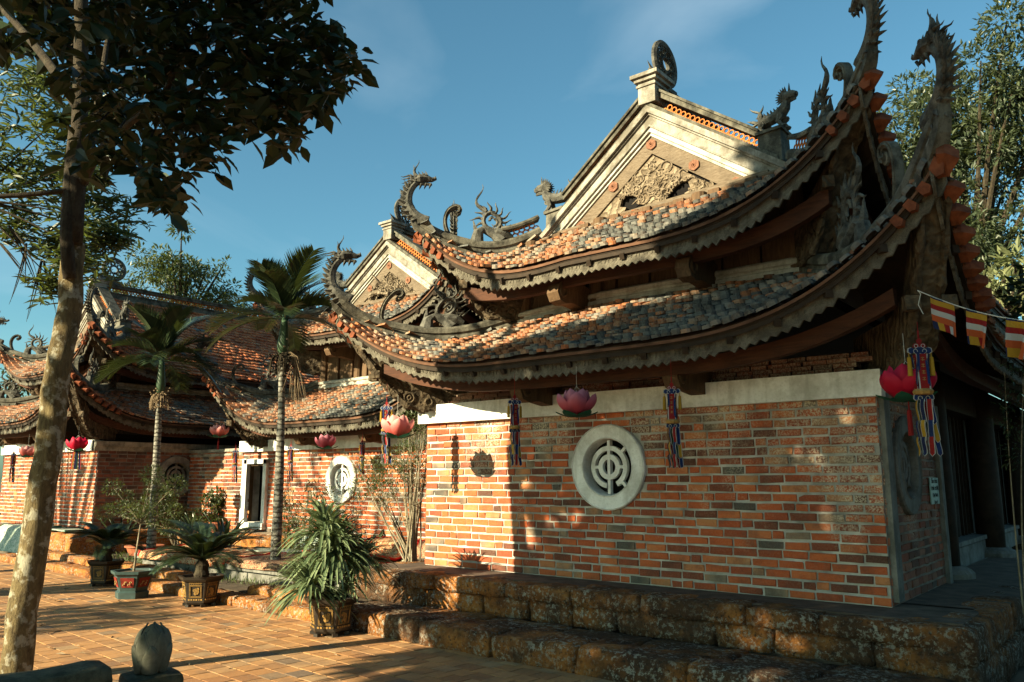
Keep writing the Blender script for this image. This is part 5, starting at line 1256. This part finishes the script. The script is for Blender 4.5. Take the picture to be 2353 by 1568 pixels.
def banner(pos, label, s=1.0, rz=0.0, hang=.25, panels=4):
    root = empty('prayer_banner', pos, rz); tag(root, label, 'banner', 'embroidered hanging banners')
    w = .115*s
    # top finial
    mb = MB(); mb.plate([(0, .07), (-.02, .05), (-.012, .035), (-.035, .03), (-.045, .005), (0, 0), (.045, .005), (.035, .03), (.012, .035), (.02, .05)], (0, 0, 0), (s, 0, 0), (0, 0, s), .008, 0)
    for sg in (-1, 1): mb.ring((sg*.022*s, -.006, .014*s), (1, 0, 0), Z, .012*s, .003, 10, 4, mat=8)
    mb.tube([(0, 0, .07*s), (0, 0, .12*s)], .006*s, 5, 0); mb.tube([(0, 0, .12*s), (0, 0, hang)], .002, 4, 0); mb.build('top_knot', BM, root)
    def cloudcap(z, ww):
        mb = MB(); mb.plate([(a*ww*.56, b*.05*s) for a, b in CLOUDP], (0, 0, z), (1, 0, 0), Z, .012, 1)
        mb.plate([(a*ww*.61, b*.056*s+.0) for a, b in CLOUDP], (0, .0, z), (1, 0, 0), Z, .008, 8)
        for sg in (-1, 1): mb.ring((sg*ww*.22, -.008, z), (sg, 0, 0), Z, .013*s, .003, 10, 4, mat=8, a0=-1, a1=3.6); mb.ring((sg*ww*.22, .008, z), (sg, 0, 0), Z, .013*s, .003, 10, 4, mat=8, a0=-1, a1=3.6)
        mb.build('cloud_cap', BM, root)
    cloudcap(-.022*s, w*1.15)
    # four-sided drum of cloth
    z0, z1 = -.045*s, -.29*s
    for k in range(4):
        mb = MB(); a = k*PI/2+PI/4*0; Rm = Matrix.Rotation(a, 3, 'Z')
        sub = MB(); strip(sub, 0, -.036*s, z0, z1, .072*s, 0, False); strip(sub, -.027*s, -.0385*s, z0, z1, .018*s, 1, False, 0, False); strip(sub, .027*s, -.0385*s, z0, z1, .018*s, 1, False, 0, False)
        for j in range(5):     # small gold embroidered glyph strokes
            zz = z0-.035*s-j*.045*s
            sub.box((0, -.0405*s, zz+.008*s), (.02*s, .002, .0035*s), mat=7); sub.box((0, -.0405*s, zz-.006*s), (.024*s, .002, .0035*s), mat=7); sub.box((0, -.0405*s, zz), (.0035*s, .002, .026*s), mat=7)
        mb.add([tuple(Rm @ V(p)) for p in sub.v], sub.f); mb.m = sub.m; mb.build('embroidered_panel', BM, root)
    mb = MB(); mb.lathe([(.055*s, z1+.01*s), (.068*s, z1-.005*s), (.06*s, z1-.025*s), (.045*s, z1-.03*s)], n=10, mat=7); mb.build('gold_collar', BM, root)
    cloudcap(z1-.05*s, w*.95)
    for k, (cm, cm2) in enumerate(((1, 2), (0, 3), (3, 0), (2, 1), (4, 2), (0, 1))[:panels+2]):
        a = k*PI/3; mb = MB(); p = V((math.cos(a)*.032*s, math.sin(a)*.032*s, 0)); sub = MB(); x = 0
        strip(sub, 0, 0, z1-.06*s, z1-.21*s, .036*s, cm, True, .006*s); strip(sub, .006*s, .001, z1-.2*s, z1-.33*s, .036*s, cm2, True, .008*s); strip(sub, .012*s, .002, z1-.31*s, z1-.42*s, .036*s, cm, True, .006*s)
        Rm = Matrix.Rotation(a*.5, 3, 'Z'); mb.add([tuple((Rm @ V(q))+p+p*(-.8*q[2])) for q in sub.v], sub.f); mb.m = sub.m; mb.build('ribbon', BM, root)
    for sg in (-1, 1):
        mb = MB(); mb.lathe([(.003, -.02*s), (.004, -.06*s), (.012*s, -.065*s), (.014*s, -.09*s), (.017*s, -.19*s)], (sg*w*.62, 0, 0), 8, 2); mb.build('tassel', BM, root)
    return root
banner(ony(1182, 925, 6.98)+Z*.02, 'narrow banner turned edge-on, hanging at the tree-shadow line on the near wall', 1.0, 1.0, .3)
banner(ony(1543, 900, 6.98)+Z*.02, 'dark shaded banner hanging right of the big white round window', 1.04, .35, .3)
banner(ony(2112, 800, 6.6), 'brightest blue and red banner hanging in front of the crimson lantern at right', 1.12, .55, .2)
banner(ony(888, 935, 7.1), 'sunlit banner hanging just left of the coral lotus lantern', 1.02, .5, .3)
banner(ony(668, 1028, 9.9), 'small banner hanging right of the tall striped palm trunk', .95, .5, .2)
banner(ony(541, 1036, 9.9), 'small sunlit banner hanging left of the white-framed doorway', .95, .6, .2)
banner(ony(832, 1018, 9.9), 'thin edge-on banner hanging right of the middle hall window', .8, 1.5, .2)
banner(ony(31, 1043, 7.6), 'small banner on the far hall at the left edge of the view', .95, .4, .2)

# string of five-coloured flags
fa, fb = ony(2108, 668, 6.9), ony(2420, 745, 6.2)
def onstr(t): p = fa.lerp(fb, t); return p-Z*.05*math.sin(PI*t)
MB().tube([onstr(i/16) for i in range(17)]+[], .004, 5).build('flag_string', M['string'], label='thin cord strung from the right roof corner carrying the flags', cat='cord')
MB().tube([fa, fa+V((.02, 0, -.03)), fa+V((.0, -.02, -.12)), fa+V((.03, -.02, -.2))], .003, 4).build('loose_cord_end', M['string'], label='short loose white cord end dangling beside the first flag', cat='cord')
FMATS = [M['c_navy'], M['c_yellow'], M['c_red'], M['c_white'], M['c_orange']]
def flag(t, W, H, label, fold=0.0, sk=0.0):
    p0 = onstr(t); p1 = onstr(t+W/(fb-fa).length); X = unit(p1-p0); root = empty('prayer_flag', p0); tag(root, label, 'flag', 'striped flags on the cord'); nrm = unit(X.cross(Z)); mb = MB()
    rows = [(0, .05, [(0, 1, 0)]), (.05, .22, [(0, 1, 1)]), (.22, .38, [(0, 1, 2)]), (.38, .56, [(0, 1, 3)]), (.56, .76, [(0, 1, 4)]), (.76, 1, [(0, .2, 0), (.2, .4, 1), (.4, .6, 2), (.6, .78, 3), (.78, 1, 4)])]
    def P(a, b):
        f = nrm*(.02*math.sin(a*5+b*2)+fold*.06*math.sin(a*9)*b); return X*(a*W*(1-fold*.25*b)+sk*b*H)-Z*(b*H)+f
    for b0, b1, cells in rows:
        for a0, a1, m in cells:
            n = max(2, int((a1-a0)*10))
            for i in range(n):
                q0, q1 = a0+(a1-a0)*i/n, a0+(a1-a0)*(i+1)/n; mb.add([P(q0, b0), P(q1, b0), P(q1, b1), P(q0, b1)], [(0, 3, 2, 1)], m)
    mb.build('flag_cloth', FMATS, root); return root
Lf = (fb-fa).length
flag(.11, .235, .25, 'first striped flag nearest the roof corner, hanging flat', 0, .12)
flag(.40, .18, .26, 'second striped flag on the cord, left edge folded over', .5, .04)
flag(.69, .17, .27, 'third striped flag on the cord, folded and twisted', 1.0, .06)

# warning sign on the side wall
sg_ = MB().box((0, 0, 0), (.012, .40, .29)).build('wall_sign', M['sign'], label='pale blue-green notice fixed at the edge of the shaded side wall', cat='sign'); sg_.location = (-2.075, 10.08, 1.63)
tb_ = MB()
for i, (tx_, sz) in enumerate((('Sân chùa', .082), ('trơn trượt', .08), ('Quý khách', .058), ('Lưu ý!', .058))):
    cu = bpy.data.curves.new('t', 'FONT'); cu.body = tx_; cu.size = sz; cu.align_x = 'CENTER'; cu.align_y = 'CENTER'; cu.extrude = .001
    t = bpy.data.objects.new('t', cu); COL.objects.link(t); bpy.context.view_layer.update(); me = bpy.data.meshes.new_from_object(t)
    tb_.add([(.009+v.co.z, v.co.x, .11+v.co.y-.078*i) for v in me.vertices], [tuple(p.vertices) for p in me.polygons]); bpy.data.objects.remove(t); bpy.data.meshes.remove(me); bpy.data.curves.remove(cu)
tb_.build('sign_lettering', M['ink'], sg_)

# ---------------------------------------------------------------- trees
def inpoly(x, y, P):
    c = False; n = len(P)
    for i in range(n):
        a, b = P[i], P[i-1]
        if (a[1] > y) != (b[1] > y) and x < (b[0]-a[0])*(y-a[1])/(b[1]-a[1])+a[0]: c = not c
    return c
# leaning broad-leaved tree at the left
tb = V((-8.10, 2.88, 0)); td = tb.xy.length
t1 = empty('broadleaf_tree', tb); tag(t1, 'leaning lichen-spotted tree at the left whose big dark leaves overhang the sky', 'tree')
tp = [atd(u, v, td+k)-tb for u, v, k in ((22, 1640, 0), (40, 1500, 0), (75, 1250, 0), (108, 1040, .0), (140, 820, .05), (158, 700, .1), (168, 560, .15))]
mb = MB(); P = []
for a, c in zip(tp[:-1], tp[1:]): P += [a.lerp(c, i/6) for i in range(6)]
P.append(tp[-1]); n = len(P); P2 = []
for i, p in enumerate(P): P2.append(p+V((mnoise.noise(p*1.3), mnoise.noise(p*1.3+V((5, 5, 5))), 0))*.03)
P3 = []
for a, c in zip(P2[:-1], P2[1:]): P3 += [a, a.lerp(c, .33), a.lerp(c, .66)]
P3.append(P2[-1]); n3 = len(P3); mb.tube(P3, [.132-.03*i/n3+.05*max(0, 1-i/10)**2 for i in range(n3)], 40)
mb.v = [tuple(V(p)+mnoise.noise_vector(V((p[0]*9, p[1]*9, p[2]*3.5)))*.016+mnoise.noise_vector(V(p)*30)*.004) for p in mb.v]
fork = P2[-1]
lim = MB(); br = [([(168, 560), (185, 330), (190, 100), (185, -200)], [.0, .0, .1, .2], .085, .06), ([(160, 640), (150, 560), (152, 500), (175, 300)], [0, -.1, 0, .1], .06, .07),
      ([(190, 420), (215, 330), (235, 150), (270, -60)], [0, .8, 1.8, 2.4], .05, .02), ([(180, 250), (110, 130), (30, 40), (-60, -40)], [0, .8, 1.8, 2.4], .055, .03),
      ([(190, 420), (230, 300), (380, 210), (620, 130)], [0, -.8, -2.0, -2.7], .05, .014), ([(380, 210), (500, 240), (600, 250), (700, 210)], [-2.0, -2.5, -2.7, -2.8], .022, .008),
      ([(235, 300), (300, 350), (350, 420), (400, 470)], [-.5, -1.3, -2.0, -2.5], .022, .006), ([(380, 210), (430, 100), (480, 20), (520, -60)], [-2.0, -2.3, -2.6, -2.7], .026, .01),
      ([(190, 430), (120, 445), (50, 450), (-40, 452)], [0, 0, .1, .2], .028, .02)]
for pts, ks, r0, r1 in br:
    q = bezier([atd(u, v, td+k)-tb for (u, v), k in zip(pts, ks)], 14) if len(pts) == 4 else []
    lim.tube(q, [r0+(r1-r0)*i/14 for i in range(15)], 9)
POLY = [(0, -220), (700, -220), (735, -20), (765, 60), (795, 110), (830, 150), (845, 205), (805, 215), (795, 280), (745, 262), (695, 275), (655, 295), (690, 345), (640, 362), (600, 330), (560, 345), (530, 318), (500, 355), (515, 405), (470, 418), (448, 375), (415, 390), (440, 450), (445, 495), (395, 505), (352, 480), (340, 440), (300, 430), (250, 420), (215, 450), (150, 400), (190, 340), (120, 290), (150, 190), (90, 150), (0, 140)]
crown = MB(); mb_tr = mb; tw_ = lim; C = []
while len(C) < 800:
    u, v = random.uniform(-60, 850), random.uniform(-220, 510)
    if not inpoly(max(u, 1), v+12, POLY): continue
    pn_ = .25 if u < 300 else min(1, .25+(u-300)/150*.75)
    k = (5.9-td if random.random() < pn_ else 10.9-td)+random.uniform(-.4, .4); C.append(atd(u, v-10, td+k)-tb)
for lo_, hi_, z_ in ((0, 8, .15), (8, 20, .25)): rosettes(crown, [c for c in C if lo_ <= (c+tb).xy.length < hi_], 6, z_, .75, .34)
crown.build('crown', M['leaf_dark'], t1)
for c in random.sample(C, 130):
    s = bezier([c, c+V((random.gauss(0, .1), random.gauss(0, .1), -.05)), c.lerp(random.choice(C) if random.random() < .0 else atd(330, 180, td-1.2)-tb, .22)], 4); tw_.tube(s, [.004, .005, .007, .008, .01], 4)
mb_tr.build('trunk', M['bark'], t1, smooth=True); lim.build('limbs', M['bark_dark'], t1, smooth=True)
# paler tree behind it
t2_ = empty('mango_tree', onz(120, 1180, 0) if False else V((-16.5, 6.0, 0))); tag(t2_, 'paler sunlit tree with pointed leaves and bare twigs behind the leaning trunk', 'tree')
o2 = t2_.location; ddd = 18.0; cl = []
for u, v, r in ((40, 200, .8), (110, 230, .9), (40, 330, 1.0), (130, 340, .9), (60, 430, .7), (200, 420, .6), (250, 490, .5), (230, 560, .5), (120, 560, .5), (160, 460, .6), (10, 520, .4), (200, 610, .45), (120, 640, .35), (15, 400, .6), (180, 520, .45), (262, 540, .3)):
    p = atd(u, v, ddd+random.uniform(-.6, .6))-o2; 
    for _ in range(4): cl.append((p.x+random.gauss(0, r*.45), p.y+random.gauss(0, r*.45), p.z+random.gauss(0, r*.4), r*.36))
mb = MB(); rosettes(mb, [V(c[:3])+V((random.gauss(0, c[3]), random.gauss(0, c[3]), random.gauss(0, c[3]))) for c in cl for _ in range(9)], 8, .26, .25, .14); mb.build('crown', M['leaf_mid'], t2_)
mb = MB(); root_ = atd(-60, 460, ddd)-o2; mb.tube(bezier([(0-2, -1.5, -.05), V((-2, -1.5, 2.5)), root_*.7+V((-.6, 0, 0)), root_], 10), [.22-.012*i for i in range(11)], 10)
branches(mb, root_, [c[:3] for c in random.sample(cl, 12)], .032, .006)
for u0, v0, u1, v1 in ((20, 520, 95, 690), (60, 560, 20, 700), (100, 600, 128, 720), (0, 560, 60, 640), (150, 560, 100, 660), (95, 600, 60, 740)):
    a, c = atd(u0, v0, ddd)-o2, atd(u1, v1, ddd-.3)-o2; branches(mb, a, [c, c.lerp(a, .4)+V((.2, .1, -.15)), c+V((-.25, .1, .1))], .022, .003, .6)
mb.build('trunk', M['bark_dark'], t2_)
def bgtree(name, label, base, dist, clumps, n, size, mat, group=None, trunk=.25, width=.35, sparse=1.0, sub=6, seedk=.4):
    root = empty(name, base); tag(root, label, 'tree', group); cl = []
    for u, v, r in clumps:
        p = atd(u, v, dist+random.uniform(-1.2, 1.2))-V(base)
        for _ in range(sub): cl.append((p.x+random.gauss(0, r*.5), p.y+random.gauss(0, r*.5), p.z+random.gauss(0, r*.42), r*random.uniform(.28, .5)*sparse))
    mb = MB(); cloud(mb, cl, n, size, width); mb.build('crown', M[mat], root)
    mb = MB(); zt = min(c[2] for c in cl); cx_ = sum(c[0] for c in cl)/len(cl); cy_ = sum(c[1] for c in cl)/len(cl); top = V((cx_, cy_, max(zt, 2.0)))
    mb.tube(bezier([(0, 0, -.1), (cx_*.2, cy_*.2, top.z*.5), top], 8), [trunk*(1-.06*i) for i in range(9)], 10); branches(mb, top, [c[:3] for c in random.sample(cl, min(28, len(cl)))], trunk*.4, .02, .3)
    mb.build('trunk', M['bark_dark'], root); return root
def ground_at(u, dist): d = ray(u, 1200); h = math.hypot(d.x, d.y); return (d.x/h*dist, d.y/h*dist, 0)
bgtree('leafy_tree', 'round open-crowned tree standing behind the far hall ridge', ground_at(430, 38), 38, [(330, 690, 1.4), (350, 620, 1.3), (400, 610, 1.5), (440, 640, 1.5), (470, 690, 1.3), (420, 700, 1.6), (370, 600, .9), (490, 650, .9), (520, 720, 1.0), (340, 740, 1.2), (460, 740, 1.3), (500, 615, .7)], 9000, .23, 'leaf_mid', 'trees behind the halls', .3)
bgtree('leafy_tree', 'low bushy tree showing between the tall palm and the middle hall dragon', ground_at(560, 40), 40, [(545, 740, 1.0), (560, 710, 1.0), (590, 730, .9), (610, 720, .7)], 1600, .22, 'leaf_mid', 'trees behind the halls', .25)
bgtree('leafy_tree', 'huge dense tree rising behind the right roof corners to the frame edge', ground_at(2250, 26), 26, [(2330, 160, 1.6), (2290, 210, 1.5), (2240, 260, 1.6), (2340, 270, 1.8), (2180, 290, 1.3), (2110, 290, 1.1), (2070, 330, 1.1), (2060, 400, .9), (2150, 360, 1.4), (2230, 360, 1.8), (2320, 400, 1.8), (2090, 450, 1.0), (2200, 470, 1.6), (2300, 500, 1.7), (2250, 570, 1.5), (2340, 590, 1.4), (2050, 290, .6), (2280, 640, 1.2), (2130, 240, .5)], 30000, .2, 'leaf_far', 'trees behind the halls', .28)
bgtree('leafy_tree', 'bright yellow-green bushy treetop just above the far right roof slope', ground_at(2335, 19), 19, [(2310, 655, .6), (2345, 640, .6), (2290, 650, .35), (2350, 680, .5)], 700, .24, 'leaf_bright', 'trees behind the halls', .15)
bgtree('leafy_tree', 'sparse twiggy tree at the left edge behind the far hall', ground_at(10, 30), 30, [(15, 870, .7), (0, 850, .6), (35, 890, .5), (10, 910, .5)], 420, .2, 'leaf_mid', 'trees behind the halls', .12)
# dark foliage at the right edge
b = V(ground_at(2352, 9.0)); cl = rel(b, [(2352, 880, .22), (2350, 960, .25), (2346, 1040, .2), (2356, 820, .2)], 9.0)
shrub('bush', b, 'dark shaded bush at the right edge beside the doors', cl, 900, .05, 'leaf_dark', 5)
# courtyard shade trees standing behind and left of the viewer; their unseen crowns are shaped to shade the right half of the near hall
pd, pq = V((sd_x, sd_y, 0)), V((sd_y, -sd_x, 0))
def shade_tree(name, label, p0, s0, topf, botf, prange, n, size, sdep=2.0, gaps=(), tr=.2, leafmat='leaf_dark'):
    base = pq*p0+pd*s0; root = empty(name, base); tag(root, label, 'tree', 'courtyard shade trees'); P = []; k = 0
    while len(P) < n and k < n*60:
        k += 1; p = random.uniform(*prange); s = s0+random.uniform(-sdep, sdep); h = random.uniform(-1.5, 11)
        if not (botf(p) < h < topf(p)): continue
        if any((p-a)**2/(ra+.03)**2+(h-b)**2/(rb+.03)**2 < random.uniform(.6, 1.2) for a, b, ra, rb in gaps): continue
        z = h-s*TANE
        if z < .25: continue
        P.append(pq*p+pd*s+Z*z-base)
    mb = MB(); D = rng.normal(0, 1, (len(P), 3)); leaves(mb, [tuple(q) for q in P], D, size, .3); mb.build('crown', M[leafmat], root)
    mb = MB(); top = V((0, 0, 2.6)); mb.tube([(0, 0, -.05), (.05, 0, 1.3), top], [tr, tr*.85, tr*.7], 12); branches(mb, top, [tuple(q) for q in random.sample(P, min(24, len(P)))], tr*.4, .015, .2); mb.build('trunk', M['bark'], root)
    return root
TANE = math.tan(SUN_EL)
def lerpf(xs, ys): return lambda p: float(np.interp(p, xs, ys))
topA = lerpf([-9.1, -8.5, -7.2, -6.2, -5.8, -5.4, 0], [4.6, 5.0, 5.8, 6.4, 9.0, 10.6, 10.6]); botA = lerpf([-8.8, -8.6, -7.8, -7.7, -5.6, -5.3, 0], [2.4, 1.9, 1.6, 1.25, 1.3, 1.7, 1.9])
shade_tree('broadleaf_tree', 'wide dense shade tree left of the viewer, out of the picture', -3.4, -7.0, topA, botA, (-8.44, -.6), 21000, .40, 2.2,
           gaps=((-7.9, 3.55, .13, .2), (-8.25, 3.05, .14, .45), (-5.2, 4.5, .13, .35), (-4.9, 3.7, .14, .2), (-5.1, 2.55, .3, .3), (-4.5, 2.2, .2, .25), (-7.0, 3.3, .1, .12), (-6.2, 3.9, .12, .1), (-5.0, 4.9, .4, .1), (-7.3, 5.0, .4, .12), (-6.3, 2.5, .12, .1)))
shade_tree('broadleaf_tree', 'lighter shade tree farther left of the viewer, out of the picture', -15.5, -9.0, lambda p: 5.4+.5*math.sin(p*2), lambda p: 2.2, (-18.5, -12.9), 640, .26, 2.0)
shade_tree('broadleaf_tree', 'thin-crowned shade tree beyond the second one, out of the picture', -22.5, -11.0, lambda p: 6.4, lambda p: 3.7+.4*math.sin(p*3), (-25.0, -20.0), 420, .26, 2.0)
shade_tree('broadleaf_tree', 'small low-branched tree left of the viewer, out of the picture', -12.2, -9.0, lambda p: .8+.12*math.sin(p*9), lambda p: .25+.15*math.sin(p*13), (-13.3, -11.1), 420, .2, 1.5, tr=.1)
shade_tree('broadleaf_tree', 'unseen tall dark tree added to the right behind the viewer to dim sky light', 9.0, -2.0, lambda p: 10, lambda p: 1.5, (5, 12), 5000, .45, 4.0)  # unseen tree, added behind the camera to cut the sky light

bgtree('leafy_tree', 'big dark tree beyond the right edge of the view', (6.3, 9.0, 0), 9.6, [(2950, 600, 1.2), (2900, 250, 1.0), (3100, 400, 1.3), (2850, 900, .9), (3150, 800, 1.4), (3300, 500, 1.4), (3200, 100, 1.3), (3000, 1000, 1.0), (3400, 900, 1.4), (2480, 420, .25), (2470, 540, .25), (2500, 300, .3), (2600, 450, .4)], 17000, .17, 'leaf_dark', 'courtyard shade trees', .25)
# ---------------------------------------------------------------- camera, sun, sky
sd_ = Vector((sd_x, sd_y, 0))
L_ = bpy.data.lights.new('sun', 'SUN'); L_.energy = 5.0; L_.angle = math.radians(.5); L_.color = (1, .87, .56)
so = bpy.data.objects.new('sun', L_); COL.objects.link(so)
sdir = Vector((sd_.x*math.cos(SUN_EL), sd_.y*math.cos(SUN_EL), -math.sin(SUN_EL)))
so.rotation_euler = sdir.to_track_quat('-Z', 'Y').to_euler(); so.location = (0, -10, 12)
w = bpy.data.worlds.new('World'); S.world = w; w.use_nodes = True
nt = w.node_tree; bg = nt.nodes['Background']; sky = nt.nodes.new('ShaderNodeTexSky'); sky.sky_type = 'NISHITA'; sky.sun_disc = False
sky.sun_elevation = SUN_EL; sky.sun_rotation = math.atan2(-sd_.x, -sd_.y); sky.air_density = 1.0; sky.dust_density = 1.4; sky.ozone_density = 1.6
mx = nt.nodes.new('ShaderNodeMix'); mx.data_type = 'RGBA'; mx.blend_type = 'MULTIPLY'; mx.inputs[0].default_value = 1; mx.inputs[7].default_value = (.60, 1.0, .95, 1)
nt.links.new(sky.outputs[0], mx.inputs[6])
tcw = nt.nodes.new('ShaderNodeTexCoord'); mp = nt.nodes.new('ShaderNodeMapping'); mp.inputs['Scale'].default_value = (1.2, 1.2, 3.2); mp.inputs['Rotation'].default_value = (.3, .5, .2)
nz = nt.nodes.new('ShaderNodeTexNoise'); nz.inputs['Scale'].default_value = 1.7; nz.inputs['Detail'].default_value = 6; nz.inputs['Distortion'].default_value = .6
cr = nt.nodes.new('ShaderNodeValToRGB'); cr.color_ramp.elements[0].position = .52; cr.color_ramp.elements[0].color = (0, 0, 0, 1); cr.color_ramp.elements[1].position = .8; cr.color_ramp.elements[1].color = (.2, .2, .2, 1)
mc = nt.nodes.new('ShaderNodeMix'); mc.data_type = 'RGBA'; mc.inputs[7].default_value = (7.0, 8.0, 8.4, 1)
nt.links.new(tcw.outputs['Generated'], mp.inputs[0]); nt.links.new(mp.outputs[0], nz.inputs['Vector']); nt.links.new(nz.outputs['Fac'], cr.inputs[0]); nt.links.new(cr.outputs[0], mc.inputs[0]); nt.links.new(mx.outputs[2], mc.inputs[6])
nt.links.new(mc.outputs[2], bg.inputs[0]); bg.inputs[1].default_value = .05
cam = bpy.data.cameras.new('camera'); co = bpy.data.objects.new('camera', cam); COL.objects.link(co); S.camera = co
cam.sensor_width = 36; cam.lens = F_/2353*36; cam.clip_end = 2000; cam.clip_start = .05
co.location = (0, 0, CH); co.rotation_euler = (PI/2+TH, 0, YAW)
S.view_settings.view_transform = 'Standard'; S.view_settings.look = 'None'; S.view_settings.exposure = 1.88; S.view_settings.gamma = 1
